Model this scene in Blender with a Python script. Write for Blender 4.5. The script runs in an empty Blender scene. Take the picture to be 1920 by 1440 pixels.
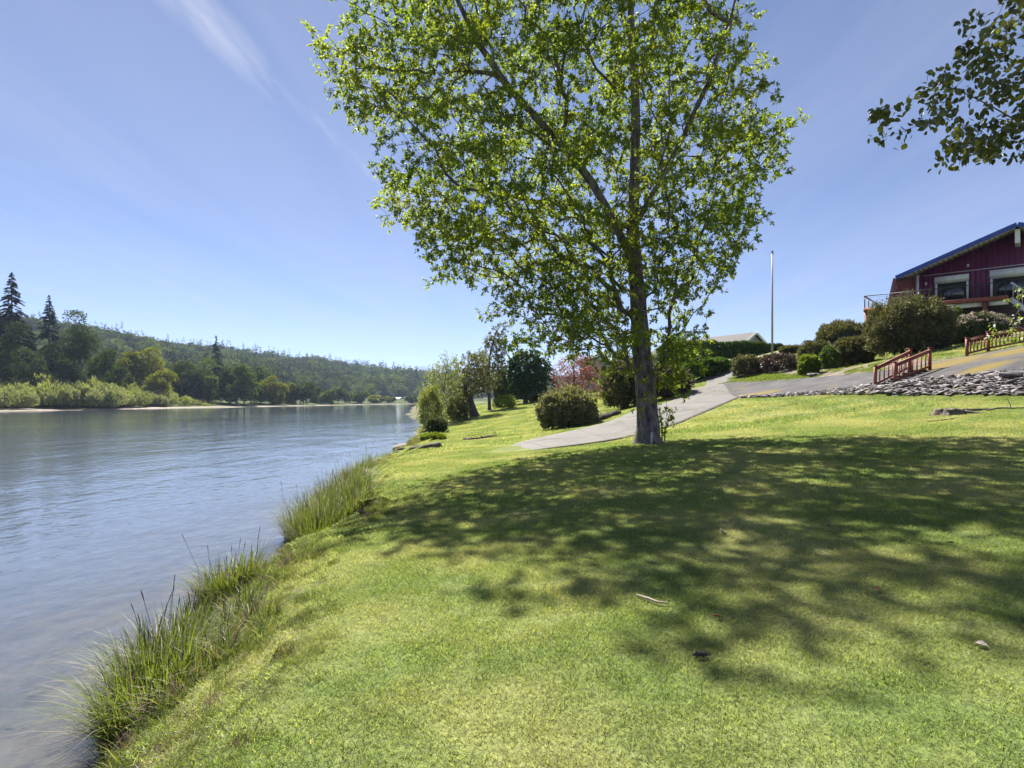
import bpy, math, random
import numpy as np
from mathutils import Vector, Matrix

# ------------------------------------------------------------------ camera, sky, sun, exposure
sc = bpy.context.scene
COL = sc.collection
F, CX, HY, CAMZ = 1100.0, 960.0, 752.0, 1.6      # focal length in photo pixels, principal column, horizon row, eye height
WATER = -1.1

cam = bpy.data.cameras.new('camera')
cam_o = bpy.data.objects.new('camera', cam)
COL.objects.link(cam_o)
cam_o.location = (0, 0, CAMZ)
cam_o.rotation_euler = (math.pi / 2, 0, 0)
cam.sensor_width = 36.0
cam.lens = 36.0 * F / 1920.0
cam.shift_y = (HY - 720.0) / 1920.0
cam.clip_start = 0.05
cam.clip_end = 9000.0
sc.camera = cam_o

SUN_AZ, SUN_EL = math.radians(-20), math.radians(51)   # azimuth from +Y, negative = to the left
sun_dir = Vector((math.sin(SUN_AZ) * math.cos(SUN_EL), math.cos(SUN_AZ) * math.cos(SUN_EL), math.sin(SUN_EL)))
sun = bpy.data.lights.new('sun', 'SUN')
sun.energy = 4.4
sun.angle = math.radians(0.53)
sun.color = (1.0, 0.95, 0.86)
sun_o = bpy.data.objects.new('sun', sun)
COL.objects.link(sun_o)
sun_o.rotation_euler = sun_dir.to_track_quat('Z', 'Y').to_euler()
sun_o.location = (0, 0, 60)

world = bpy.data.worlds.new('World')
sc.world = world
world.use_nodes = True
wn, wl = world.node_tree.nodes, world.node_tree.links
bg = wn['Background']
bg.inputs[1].default_value = 0.056
sky = wn.new('ShaderNodeTexSky')
sky.sky_type = 'NISHITA'
sky.sun_disc = False
sky.sun_elevation = SUN_EL
sky.sun_rotation = SUN_AZ
sky.altitude = 50
sky.air_density = 0.6
sky.dust_density = 0.0
sky.ozone_density = 3.0
# thin cirrus streaks: noise on the direction projected to a flat cloud layer
tc = wn.new('ShaderNodeTexCoord')
sep = wn.new('ShaderNodeSeparateXYZ'); wl.new(tc.outputs['Generated'], sep.inputs[0])
zc = wn.new('ShaderNodeMath'); zc.operation = 'MAXIMUM'; zc.inputs[1].default_value = 0.04; wl.new(sep.outputs[2], zc.inputs[0])
dx = wn.new('ShaderNodeMath'); dx.operation = 'DIVIDE'; wl.new(sep.outputs[0], dx.inputs[0]); wl.new(zc.outputs[0], dx.inputs[1])
dy = wn.new('ShaderNodeMath'); dy.operation = 'DIVIDE'; wl.new(sep.outputs[1], dy.inputs[0]); wl.new(zc.outputs[0], dy.inputs[1])
cmb = wn.new('ShaderNodeCombineXYZ'); wl.new(dx.outputs[0], cmb.inputs[0]); wl.new(dy.outputs[0], cmb.inputs[1])
mp = wn.new('ShaderNodeMapping'); mp.inputs['Rotation'].default_value = (0, 0, math.radians(2)); mp.inputs['Scale'].default_value = (1.1, 0.16, 1)
wl.new(cmb.outputs[0], mp.inputs[0])
cn = wn.new('ShaderNodeTexNoise'); cn.inputs['Scale'].default_value = 1.3; cn.inputs['Detail'].default_value = 7; cn.inputs['Roughness'].default_value = 0.58; cn.inputs['Distortion'].default_value = 0.5
wl.new(mp.outputs[0], cn.inputs['Vector'])
cr = wn.new('ShaderNodeValToRGB')
cr.color_ramp.elements[0].position = 0.28; cr.color_ramp.elements[0].color = (0, 0, 0, 1)
cr.color_ramp.elements[1].position = 0.9; cr.color_ramp.elements[1].color = (1, 1, 1, 1)
wl.new(cn.outputs[0], cr.inputs[0])
cf = wn.new('ShaderNodeMath'); cf.operation = 'MULTIPLY'; cf.inputs[1].default_value = 0.4; wl.new(cr.outputs[0], cf.inputs[0])
lin = wn.new('ShaderNodeMath'); lin.operation = 'MULTIPLY_ADD'; lin.inputs[1].default_value = -0.2; wl.new(dy.outputs[0], lin.inputs[0]); wl.new(dx.outputs[0], lin.inputs[2])
wob = wn.new('ShaderNodeMath'); wob.operation = 'MULTIPLY_ADD'; wob.inputs[1].default_value = 0.35; wl.new(cn.outputs[0], wob.inputs[0]); wl.new(lin.outputs[0], wob.inputs[2])
off = wn.new('ShaderNodeMath'); off.operation = 'ADD'; off.inputs[1].default_value = 1.1 - 0.175; wl.new(wob.outputs[0], off.inputs[0])
sq = wn.new('ShaderNodeMath'); sq.operation = 'MULTIPLY'; wl.new(off.outputs[0], sq.inputs[0]); wl.new(off.outputs[0], sq.inputs[1])
ex = wn.new('ShaderNodeMath'); ex.operation = 'MULTIPLY'; ex.inputs[1].default_value = -110.0; wl.new(sq.outputs[0], ex.inputs[0])
ee = wn.new('ShaderNodeMath'); ee.operation = 'EXPONENT'; wl.new(ex.outputs[0], ee.inputs[0])
fine = wn.new('ShaderNodeTexNoise'); fine.inputs['Scale'].default_value = 5; fine.inputs['Detail'].default_value = 8; fine.inputs['Roughness'].default_value = 0.65; wl.new(mp.outputs[0], fine.inputs['Vector'])
fm = wn.new('ShaderNodeMapRange'); fm.inputs[1].default_value = 0.3; fm.inputs[2].default_value = 0.75; fm.inputs[3].default_value = 0.0; fm.inputs[4].default_value = 0.85; wl.new(fine.outputs[0], fm.inputs[0])
bd_ = wn.new('ShaderNodeMath'); bd_.operation = 'MULTIPLY'; wl.new(ee.outputs[0], bd_.inputs[0]); wl.new(fm.outputs[0], bd_.inputs[1])
cf2 = wn.new('ShaderNodeMath'); cf2.operation = 'MAXIMUM'; wl.new(cf.outputs[0], cf2.inputs[0]); wl.new(bd_.outputs[0], cf2.inputs[1])
tint = wn.new('ShaderNodeMix'); tint.data_type = 'RGBA'; tint.blend_type = 'MULTIPLY'; tint.inputs[0].default_value = 1.0
tint.inputs[7].default_value = (0.86, 0.79, 0.82, 1)
wl.new(sky.outputs[0], tint.inputs[6])
cmix = wn.new('ShaderNodeMix'); cmix.data_type = 'RGBA'; cmix.inputs[7].default_value = (3.9, 4.1, 5.0, 1)
wl.new(cf2.outputs[0], cmix.inputs[0]); wl.new(tint.outputs[2], cmix.inputs[6])
wl.new(cmix.outputs[2], bg.inputs[0])

sc.view_settings.view_transform = 'Standard'
sc.view_settings.look = 'None'
sc.view_settings.gamma = 1.0
sc.view_settings.use_curve_mapping = False
sc.view_settings.exposure = 1.76
sc.cycles.max_bounces = 10
sc.cycles.diffuse_bounces = 6
sc.cycles.glossy_bounces = 3
sc.cycles.transmission_bounces = 5
sc.cycles.transparent_max_bounces = 12
sc.cycles.volume_bounces = 0
sc.cycles.use_denoising = True
sc.cycles.caustics_reflective = False
sc.cycles.caustics_refractive = False

rng = np.random.default_rng(11)
random.seed(11)

# ------------------------------------------------------------------ helpers
def P(px, py, d):
    return np.array([(px - CX) / F * d, d, CAMZ + (HY - py) / F * d])

def mesh_np(name, verts, faces_list, mats=None, mat_idx=None, smooth=False):
    """verts (N,3); faces_list: list of (M,k) int arrays."""
    me = bpy.data.meshes.new(name)
    verts = np.asarray(verts, dtype=np.float32)
    me.vertices.add(len(verts))
    me.vertices.foreach_set('co', verts.ravel())
    faces_list = [np.asarray(f, dtype=np.int32) for f in faces_list if len(f)]
    tot = sum(f.size for f in faces_list)
    npoly = sum(len(f) for f in faces_list)
    me.loops.add(tot)
    me.polygons.add(npoly)
    me.loops.foreach_set('vertex_index', np.concatenate([f.ravel() for f in faces_list]))
    starts, off = [], 0
    for f in faces_list:
        starts.append(off + np.arange(len(f)) * f.shape[1]); off += f.size
    me.polygons.foreach_set('loop_start', np.concatenate(starts).astype(np.int32))
    if mat_idx is not None:
        me.polygons.foreach_set('material_index', np.asarray(mat_idx, dtype=np.int32))
    if smooth:
        me.polygons.foreach_set('use_smooth', np.ones(npoly, dtype=bool))
    for m in (mats or []):
        me.materials.append(m)
    me.update(calc_edges=True)
    return me

def link(name, me, parent=None, loc=None, rot=None, scale=None):
    o = bpy.data.objects.new(name, me)
    COL.objects.link(o)
    if parent is not None:
        o.parent = parent
    if loc is not None: o.location = loc
    if rot is not None: o.rotation_euler = rot
    if scale is not None: o.scale = scale if hasattr(scale, '__len__') else (scale,) * 3
    return o

def tag(o, label=None, cat=None, group=None, kind=None):
    if label: o['label'] = label
    if cat: o['category'] = cat
    if group: o['group'] = group
    if kind: o['kind'] = kind
    return o

def thing(name, label, cat, loc=(0, 0, 0), rotz=0.0, group=None):
    o = bpy.data.objects.new(name, None)
    COL.objects.link(o)
    o.empty_display_size = 0.2
    o.location = loc
    o.rotation_euler = (0, 0, rotz)
    return tag(o, label, cat, group)

class MB:
    """collects simple solids into one mesh"""
    def __init__(self): self.v, self.f3, self.f4, self.n = [], [], [], 0
    def add(self, v, f4=None, f3=None):
        v = np.asarray(v, float)
        if f4 is not None and len(f4): self.f4.append(np.asarray(f4) + self.n)
        if f3 is not None and len(f3): self.f3.append(np.asarray(f3) + self.n)
        self.v.append(v); self.n += len(v)
        return self
    def box(self, x0, x1, y0, y1, z0, z1):
        v = [(x, y, z) for z in (z0, z1) for y in (y0, y1) for x in (x0, x1)]
        return self.add(v, [(0, 2, 3, 1), (4, 5, 7, 6), (0, 1, 5, 4), (2, 6, 7, 3), (0, 4, 6, 2), (1, 3, 7, 5)])
    def bar(self, a, b, w, h, up=(0, 0, 1)):
        a, b, up = np.array(a, float), np.array(b, float), np.array(up, float)
        d = b - a; d /= np.linalg.norm(d)
        s = np.cross(d, up); s /= np.linalg.norm(s) + 1e-9
        t = np.cross(s, d)
        v = [p + s * w / 2 * i + t * h / 2 * j for p in (a, b) for i, j in ((-1, -1), (1, -1), (1, 1), (-1, 1))]
        return self.add(v, [(3, 2, 1, 0), (4, 5, 6, 7), (0, 1, 5, 4), (1, 2, 6, 5), (2, 3, 7, 6), (3, 0, 4, 7)])
    def tube(self, pts, rad, n=6, cap=True):
        v, f4 = tube_arrays(np.asarray(pts, float), np.broadcast_to(np.asarray(rad, float), (len(pts),)), n)
        f3 = []
        if cap:
            v = np.vstack([v, pts[0], pts[-1]]); k = len(pts)
            for i in range(n):
                f3.append(((i + 1) % n, i, len(v) - 2))
                f3.append(((k - 1) * n + i, (k - 1) * n + (i + 1) % n, len(v) - 1))
        return self.add(v, f4, f3)
    def prism(self, poly, y0, y1):
        """polygon in (x, z) extruded along y"""
        n = len(poly)
        v = [(x, y0, z) for x, z in poly] + [(x, y1, z) for x, z in poly]
        self.add(v, [(i, (i + 1) % n, n + (i + 1) % n, n + i) for i in range(n)])
        c = np.mean(np.array(v[:n]), 0); c2 = np.mean(np.array(v[n:]), 0)
        base = self.n
        self.add(np.vstack([v[:n], [c]]), f3=[((i + 1) % n, i, n) for i in range(n)])
        self.add(np.vstack([v[n:], [c2]]), f3=[(i, (i + 1) % n, n) for i in range(n)])
        return self
    def mesh(self, name, mat, smooth=False):
        fl = []
        if self.f4: fl.append(np.vstack(self.f4))
        if self.f3: fl.append(np.vstack(self.f3))
        return mesh_np(name, np.vstack(self.v), fl, [mat] if mat else [], smooth=smooth)
    def build(self, name, mat, parent=None, smooth=False, **k):
        return link(name, self.mesh(name, mat, smooth), parent, **k)

def tube_arrays(pts, rad, n):
    k = len(pts)
    t = np.gradient(pts, axis=0)
    t /= np.linalg.norm(t, axis=1, keepdims=True) + 1e-9
    ref = np.array([0.31, 0.17, 0.94]) if abs(t[0][2]) < 0.8 else np.array([0.94, 0.31, 0.1])
    s = np.cross(t, ref); s /= np.linalg.norm(s, axis=1, keepdims=True) + 1e-9
    b = np.cross(t, s)
    a = np.arange(n) / n * 2 * np.pi
    ring = np.cos(a)[None, :, None] * s[:, None, :] + np.sin(a)[None, :, None] * b[:, None, :]
    v = (pts[:, None, :] + ring * np.asarray(rad)[:, None, None]).reshape(-1, 3)
    i = np.arange(n); j = (i + 1) % n
    f = np.concatenate([np.stack([r * n + i, r * n + j, (r + 1) * n + j, (r + 1) * n + i], 1) for r in range(k - 1)])
    return v, f

def unit(v): return v / (np.linalg.norm(v, axis=-1, keepdims=True) + 1e-9)
def rand_dirs(r, n): return unit(r.normal(size=(n, 3)))

def leaf_arrays(p, d, nrm, L, W, fold=0.15):
    """diamond leaves: base p, axis d, facing nrm; L, W arrays"""
    n = len(p)
    d = unit(d); s = unit(np.cross(d, nrm)); u = np.cross(s, d)
    L = np.broadcast_to(L, (n,))[:, None]; W = np.broadcast_to(W, (n,))[:, None]
    mid = p + d * L * 0.45
    v = np.stack([p, mid + s * W / 2 + u * W * fold, p + d * L, mid - s * W / 2 + u * W * fold], 1).reshape(-1, 3)
    f = np.arange(n * 4).reshape(-1, 4)
    return v, f

def vnoise(x, y, seed=0):
    """cheap smooth 2-D value noise for layouts"""
    xi, yi = np.floor(x).astype(np.int64), np.floor(y).astype(np.int64)
    xf, yf = x - xi, y - yi
    def h(a, b):
        v = (a * 374761393 + b * 668265263 + seed * 974711) & 0xFFFFFFFF
        v = ((v ^ (v >> 13)) * 1274126177) & 0xFFFFFFFF
        return ((v ^ (v >> 16)) & 0xFFFF) / 65535.0
    u, w = xf * xf * (3 - 2 * xf), yf * yf * (3 - 2 * yf)
    return (h(xi, yi) * (1 - u) + h(xi + 1, yi) * u) * (1 - w) + (h(xi, yi + 1) * (1 - u) + h(xi + 1, yi + 1) * u) * w

def sstep(x, a, b):
    t = np.clip((x - a) / (b - a), 0, 1)
    return t * t * (3 - 2 * t)

# ------------------------------------------------------------------ materials
MATS = {}
def nodes_of(name):
    m = bpy.data.materials.new(name); m.use_nodes = True
    MATS[name] = m
    nt = m.node_tree
    return m, nt.nodes, nt.links, nt.nodes['Principled BSDF']

def noise_col(n, l, c1, c2, scale, detail=5, rough=0.6, coord='Object', lo=0.35, hi=0.65, stretch=None, dist=0.0):
    t = n.new('ShaderNodeTexCoord')
    x = n.new('ShaderNodeTexNoise'); x.inputs['Scale'].default_value = scale; x.inputs['Detail'].default_value = detail
    x.inputs['Roughness'].default_value = rough; x.inputs['Distortion'].default_value = dist
    if coord == 'World':
        g = n.new('ShaderNodeNewGeometry'); src = g.outputs['Position']
    else: src = t.outputs[coord]
    if stretch:
        mpn = n.new('ShaderNodeMapping'); mpn.inputs['Scale'].default_value = stretch
        l.new(src, mpn.inputs[0]); src = mpn.outputs[0]
    l.new(src, x.inputs['Vector'])
    r = n.new('ShaderNodeValToRGB')
    r.color_ramp.elements[0].position = lo; r.color_ramp.elements[0].color = (*c1, 1)
    r.color_ramp.elements[1].position = hi; r.color_ramp.elements[1].color = (*c2, 1)
    l.new(x.outputs[0], r.inputs[0])
    return r.outputs[0], x.outputs[0]

def mixc(n, l, fac, a, b, mode='MIX'):
    m = n.new('ShaderNodeMix'); m.data_type = 'RGBA'; m.blend_type = mode
    for sock, v in ((m.inputs[0], fac), (m.inputs[6], a), (m.inputs[7], b)):
        if hasattr(v, 'is_linked'): l.new(v, sock)
        elif isinstance(v, (int, float)): sock.default_value = v
        else: sock.default_value = (*v, 1)
    return m.outputs[2]

def bump(n, l, b, h, strength=0.3, dist=0.02):
    bp = n.new('ShaderNodeBump'); bp.inputs['Strength'].default_value = strength; bp.inputs['Distance'].default_value = dist
    l.new(h, bp.inputs['Height']); l.new(bp.outputs[0], b.inputs['Normal'])
    return bp

def simple(name, c1, c2=None, scale=4, rough=0.7, bs=0.2, bd=0.01, stretch=None, coord='Object', metal=0.0, var=0.0, detail=5):
    m, n, l, b = nodes_of(name)
    c2 = c2 or tuple(x * 0.75 for x in c1)
    col, h = noise_col(n, l, c2, c1, scale, stretch=stretch, coord=coord, detail=detail)
    if var:
        oi = n.new('ShaderNodeObjectInfo')
        hs = n.new('ShaderNodeHueSaturation')
        mr = n.new('ShaderNodeMapRange'); mr.inputs[3].default_value = 1 - var; mr.inputs[4].default_value = 1 + var
        l.new(oi.outputs['Random'], mr.inputs[0]); l.new(mr.outputs[0], hs.inputs['Value']); l.new(col, hs.inputs['Color'])
        col = hs.outputs[0]
    l.new(col, b.inputs['Base Color'])
    b.inputs['Roughness'].default_value = rough
    b.inputs['Metallic'].default_value = metal
    if bs: bump(n, l, b, h, bs, bd)
    return m

def leafmat(name, dark, light, trans=0.45, tcol=None, rough=0.5, spec=0.25, wscale=0.0, wcol=None, var=0.18):
    m, n, l, b = nodes_of(name)
    g = n.new('ShaderNodeNewGeometry')
    r = n.new('ShaderNodeValToRGB')
    r.color_ramp.elements[0].color = (*dark, 1); r.color_ramp.elements[1].color = (*light, 1)
    l.new(g.outputs['Random Per Island'], r.inputs[0])
    col = r.outputs[0]
    oi = n.new('ShaderNodeObjectInfo')
    hs = n.new('ShaderNodeHueSaturation')
    mr = n.new('ShaderNodeMapRange'); mr.inputs[3].default_value = 1 - var; mr.inputs[4].default_value = 1 + var
    l.new(oi.outputs['Random'], mr.inputs[0]); l.new(mr.outputs[0], hs.inputs['Value']); l.new(col, hs.inputs['Color'])
    col = hs.outputs[0]
    if wscale:
        x = n.new('ShaderNodeTexNoise'); x.inputs['Scale'].default_value = wscale; x.inputs['Detail'].default_value = 4
        l.new(g.outputs['Position'], x.inputs['Vector'])
        rr = n.new('ShaderNodeValToRGB'); rr.color_ramp.elements[0].position = 0.42; rr.color_ramp.elements[1].position = 0.62
        l.new(x.outputs[0], rr.inputs[0])
        col = mixc(n, l, rr.outputs[0], col, mixc(n, l, 0.75, col, wcol))
    l.new(col, b.inputs['Base Color'])
    b.inputs['Roughness'].default_value = rough
    b.inputs['Specular IOR Level'].default_value = spec
    if trans:
        tr = n.new('ShaderNodeBsdfTranslucent')
        tcn = mixc(n, l, 1.0, col, tcol or (1.5, 1.45, 0.6), 'MULTIPLY')
        l.new(tcn, tr.inputs[0])
        ms = n.new('ShaderNodeMixShader'); ms.inputs[0].default_value = trans
        l.new(b.outputs[0], ms.inputs[1]); l.new(tr.outputs[0], ms.inputs[2])
        l.new(ms.outputs[0], n['Material Output'].inputs[0])
    return m

bark = simple('bark', (0.24, 0.2, 0.19), (0.04, 0.033, 0.034), 8, 0.95, 1.0, 0.05, stretch=(1, 1, 0.4), detail=10)
bark_far = simple('bark_far', (0.06, 0.05, 0.045), (0.03, 0.025, 0.025), 2, 0.9, 0)
bark_purple = simple('bark_grey', (0.11, 0.09, 0.09), (0.04, 0.032, 0.036), 6, 0.9, 0.8, 0.03, stretch=(1, 1, 0.3))
twig_red = simple('twig_reddish', (0.16, 0.085, 0.07), (0.07, 0.035, 0.03), 4, 0.8, 0)
wood_grey = simple('weathered_wood', (0.16, 0.13, 0.105), (0.05, 0.038, 0.03), 8, 0.9, 0.8, 0.02, stretch=(1, 1, 0.5))
leaf_main = leafmat('leaf_main', (0.055, 0.1, 0.018), (0.17, 0.225, 0.045), 0.58, (2.0, 1.9, 0.65), wscale=0.42, wcol=(0.2, 0.24, 0.045))
leaf_right = leafmat('leaf_right', (0.055, 0.07, 0.02), (0.14, 0.16, 0.04), 0.4, (1.8, 1.7, 0.5), rough=0.3, spec=0.6)
leaf_willow = leafmat('leaf_willow', (0.12, 0.155, 0.055), (0.27, 0.3, 0.12), 0.4)
leaf_olive = leafmat('leaf_olive', (0.07, 0.085, 0.03), (0.18, 0.185, 0.075), 0.35)
leaf_dark = leafmat('leaf_dark', (0.022, 0.055, 0.026), (0.06, 0.115, 0.045), 0.25)
leaf_lime = leafmat('leaf_lime', (0.08, 0.13, 0.02), (0.18, 0.24, 0.035), 0.5)
leaf_red = leafmat('leaf_red', (0.16, 0.05, 0.04), (0.3, 0.13, 0.095), 0.35, (1.4, 1.0, 0.8))
leaf_rhodo = leafmat('leaf_rhodo', (0.09, 0.1, 0.055), (0.26, 0.26, 0.155), 0.3, rough=0.6, spec=0.15)
leaf_yew = leafmat('leaf_yew', (0.05, 0.062, 0.03), (0.19, 0.18, 0.09), 0.25)
leaf_hedge = leafmat('leaf_hedge', (0.03, 0.065, 0.02), (0.085, 0.145, 0.036), 0.2)
leaf_laurel = leafmat('leaf_laurel', (0.04, 0.08, 0.016), (0.11, 0.17, 0.03), 0.3)
leaf_brown = leafmat('leaf_brown', (0.05, 0.032, 0.028), (0.11, 0.08, 0.06), 0.2, (1.2, 1.0, 0.8))
leaf_hyd = leafmat('leaf_hydrangea', (0.05, 0.075, 0.025), (0.11, 0.14, 0.05), 0.25)
flower_pink = leafmat('flower_pink', (0.34, 0.24, 0.22), (0.55, 0.45, 0.4), 0.3, (1, 1, 1))
leaf_dogwood = leafmat('leaf_dogwood', (0.1, 0.15, 0.03), (0.24, 0.28, 0.07), 0.5)
flower_white = leafmat('flower_white', (0.55, 0.52, 0.48), (0.75, 0.74, 0.7), 0.4, (1, 1, 0.95))
leaf_far = leafmat('leaf_far_green', (0.035, 0.065, 0.024), (0.11, 0.145, 0.05), 0.3, rough=1.0, spec=0.0, var=0.42)
leaf_far_yel = leafmat('leaf_far_yellow', (0.08, 0.1, 0.02), (0.2, 0.21, 0.045), 0.35, rough=1.0, spec=0.0)
leaf_far_dk = leafmat('leaf_far_dark', (0.025, 0.045, 0.026), (0.08, 0.105, 0.05), 0.25, rough=1.0, spec=0.0, var=0.42)
needle = leafmat('needle', (0.012, 0.027, 0.022), (0.034, 0.058, 0.04), 0.15, rough=1.0, spec=0.0, var=0.42)
needle_pine = leafmat('needle_pine', (0.025, 0.038, 0.03), (0.06, 0.078, 0.055), 0.15, rough=1.0, spec=0.0)
leaf_thicket = leafmat('leaf_thicket', (0.13, 0.155, 0.095), (0.26, 0.285, 0.19), 0.4, rough=1.0, spec=0.0)
grass_blade = leafmat('grass_blade', (0.09, 0.15, 0.038), (0.245, 0.295, 0.11), 0.48, (1.7, 1.67, 0.85), rough=0.5, wscale=0.6, wcol=(0.34, 0.335, 0.175))
grass_long = leafmat('grass_long', (0.055, 0.095, 0.018), (0.17, 0.2, 0.045), 0.4)
reed_blade = leafmat('reed_blade', (0.05, 0.085, 0.018), (0.17, 0.21, 0.05), 0.4)
reed_dry = leafmat('reed_dry', (0.1, 0.06, 0.05), (0.3, 0.23, 0.17), 0.25, (1.2, 1.0, 0.8))
weed = leafmat('weed', (0.1, 0.15, 0.02), (0.2, 0.26, 0.04), 0.4)

# ------------------------------------------------------------------ terrain height
ctrl = []
for yy in (-20, -8, 0, 5, 10, 15):
    for xx in (-6, -2, 2, 6, 10):
        if xx <= 6 or yy < 12: ctrl.append((xx, yy, 0.08 * xx + 0.005 * yy))
def C(px, py, d): ctrl.append(tuple(P(px, py, d)))
for a in [(1215, 831, 17), (1060, 838, 18), (1190, 818, 19.5), (1290, 788, 24.5), (1385, 747, 31),
          (905, 848, 18.3), (1000, 824, 23), (1120, 797, 27), (1200, 766, 32), (1295, 730, 39), (1345, 721, 43),
          (1390, 733, 36), (1640, 737, 23.5), (1920, 740, 18.7), (1500, 743, 27), (1780, 739, 21), (1640, 724, 25.3), (1900, 702, 20.6),
          (1640, 700, 29), (1810, 672, 27), (1920, 650, 25), (1690, 668, 33), (1625, 634, 45.7), (1830, 642, 35.5), (1920, 625, 34),
          (1400, 703, 44.5), (1449, 670, 47), (1515, 702, 36), (1600, 688, 36.5), (1440, 662, 55), (1300, 712, 50), (1460, 723, 35), (1540, 690, 39),
          (900, 835, 23), (940, 818, 28), (980, 790, 45), (985, 756, 75), (890, 781, 60), (1060, 803, 29.5), (1160, 772, 40), (1250, 748, 38),
          (1075, 748, 62), (1110, 737, 72), (830, 800, 52), (1785, 775, 16.5)]:
    C(*a)
ctrl += [(-8, 100, 0.9), (20, 100, 4.5), (60, 100, 8), (65, 60, 9), (65, 30, 8), (60, 0, 5), (30, 0, 2.6), (30, -20, 2.5), (-8, 80, 0.6),
         (32, 50, 7.2), (40, 44, 7.4), (37, 38, 6.4), (24, 12, 2.9), (45, 20, 5.5)]
ctrl = np.array(ctrl)
def _tps(r2): return np.where(r2 > 1e-9, 0.5 * r2 * np.log(r2 + 1e-12), 0)
_n = len(ctrl)
_K = _tps(((ctrl[:, None, :2] - ctrl[None, :, :2]) ** 2).sum(-1)) + np.eye(_n) * 1.5
_Q = np.hstack([np.ones((_n, 1)), ctrl[:, :2]])
_A = np.vstack([np.hstack([_K, _Q]), np.hstack([_Q.T, np.zeros((3, 3))])])
_w = np.linalg.solve(_A, np.concatenate([ctrl[:, 2], np.zeros(3)]))
def tps(x, y):
    x = np.clip(np.asarray(x, float), -14, 68); y = np.clip(np.asarray(y, float), -22, 105)
    out = np.zeros(x.shape)
    xf, yf, of = x.ravel(), y.ravel(), out.ravel()
    for i in range(0, xf.size, 20000):
        a = np.stack([xf[i:i + 20000], yf[i:i + 20000]], 1)
        of[i:i + 20000] = _tps(((a[:, None, :] - ctrl[None, :, :2]) ** 2).sum(-1)) @ _w[:_n] + _w[_n] + a @ _w[_n + 1:]
    return of.reshape(x.shape)

BY = [-40, 0, 4, 5, 6.4, 7.6, 8.3, 9.0, 9.9, 10.5, 11.3, 12.5, 17, 22, 34, 38, 50, 69, 100, 228, 400, 620, 4000]
BX = [-2.2, -2.7, -3.1, -3.35, -3.75, -4.0, -3.85, -3.4, -3.25, -3.6, -4.2, -4.5, -5.3, -5.7, -6.4, -6.8, -8.4, -10.5, -15.5, -36, -62, -96, -500]
LY = [-300, 0, 100, 148, 200, 247, 297, 424, 540, 600, 640]
LX = [-60, -104, -124, -130, -127, -122, -116, -108, -89, -60, 100]
def bank_x(y): return np.interp(y, BY, BX) + 0.16 * (vnoise(np.asarray(y) * 0.9, np.asarray(y) * 0 + 3.3, 5) - 0.5) * np.clip(np.asarray(y) / 8, 0.6, 4)
def far_x(y): return np.interp(y, LY, LX)
def height(x, y, fine=True):
    x = np.asarray(x, float); y = np.asarray(y, float)
    lawn = tps(x, y)
    s = x - bank_x(y)                                   # metres inland of the near water's edge
    sf = far_x(y) - x                                   # metres inland of the far water's edge
    bw = np.interp(y, [4, 9, 12], [1.35, 1.45, 1.6]) + 0.3 * vnoise(y * 0.6, x * 0 + 7.1, 9)
    lawn = np.where(y > 90, np.minimum(lawn, 0.6 + 0.05 * np.maximum(s, 0)), lawn)
    t = np.clip(s / bw, 0, 1)
    land = WATER + (lawn - WATER) * (t * t * (3 - 2 * t)) 
    if fine:
        land = land + (0.05 * (vnoise(x * 4.1, y * 4.1, 2) - 0.5) * np.clip(1.6 - s, 0, 1) * (s > 0) + 0.02 * (vnoise(x * 1.2, y * 1.2, 4) - 0.5))
    bed = WATER - np.minimum(0.1 * np.maximum(-s, 0) + 0.02, 2.2)
    z = np.where(s > 0, land, bed)
    bar = WATER + 0.045 * np.clip(sf, 0, 22) + 0.09 * np.clip(sf - 18, 0, 30) + 0.03 * np.clip(sf - 48, 0, 60)
    bedf = WATER - np.minimum(0.05 * np.maximum(-sf, 0) + 0.02, 2.2)
    z = np.where(x < (bank_x(y) + far_x(y)) / 2, np.where(sf > 0, bar, bedf), z)
    return z
def H(x, y): return float(height(np.array([x]), np.array([y]), False)[0])
def on_ground(px, d): 
    x = (px - CX) / F * d
    return (x, d, H(x, d))

def axis(segs):
    out = []
    for a, b, st in segs: out.append(np.arange(a, b, st))
    return np.concatenate(out + [[segs[-1][1]]])
gx = axis([(-2200, -600, 400), (-600, -200, 50), (-200, -90, 6), (-90, -14, 6), (-14, -6.5, 0.5), (-6.5, -1.2, 0.1), (-1.2, 14, 0.3), (14, 40, 0.5), (40, 80, 4), (80, 200, 30), (200, 2200, 400)])
gy = axis([(-300, -25, 30), (-25, 0, 2), (0, 14, 0.14), (14, 30, 0.3), (30, 60, 0.6), (60, 110, 2.5), (110, 700, 8), (700, 1500, 80), (1500, 2400, 450)])
GX, GY = np.meshgrid(gx, gy)
GZ = height(GX, GY)
nx, ny = len(gx), len(gy)
ii = (np.arange(ny - 1)[:, None] * nx + np.arange(nx - 1)[None, :]).ravel()
me = mesh_np('ground', np.stack([GX.ravel(), GY.ravel(), GZ.ravel()], 1), [np.stack([ii, ii + 1, ii + nx + 1, ii + nx], 1)], smooth=True)
S = (GX - bank_x(GY)).ravel(); SF = (far_x(GY) - GX).ravel()
near_side = (GX > (bank_x(GY) + far_x(GY)) / 2).ravel()

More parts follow.
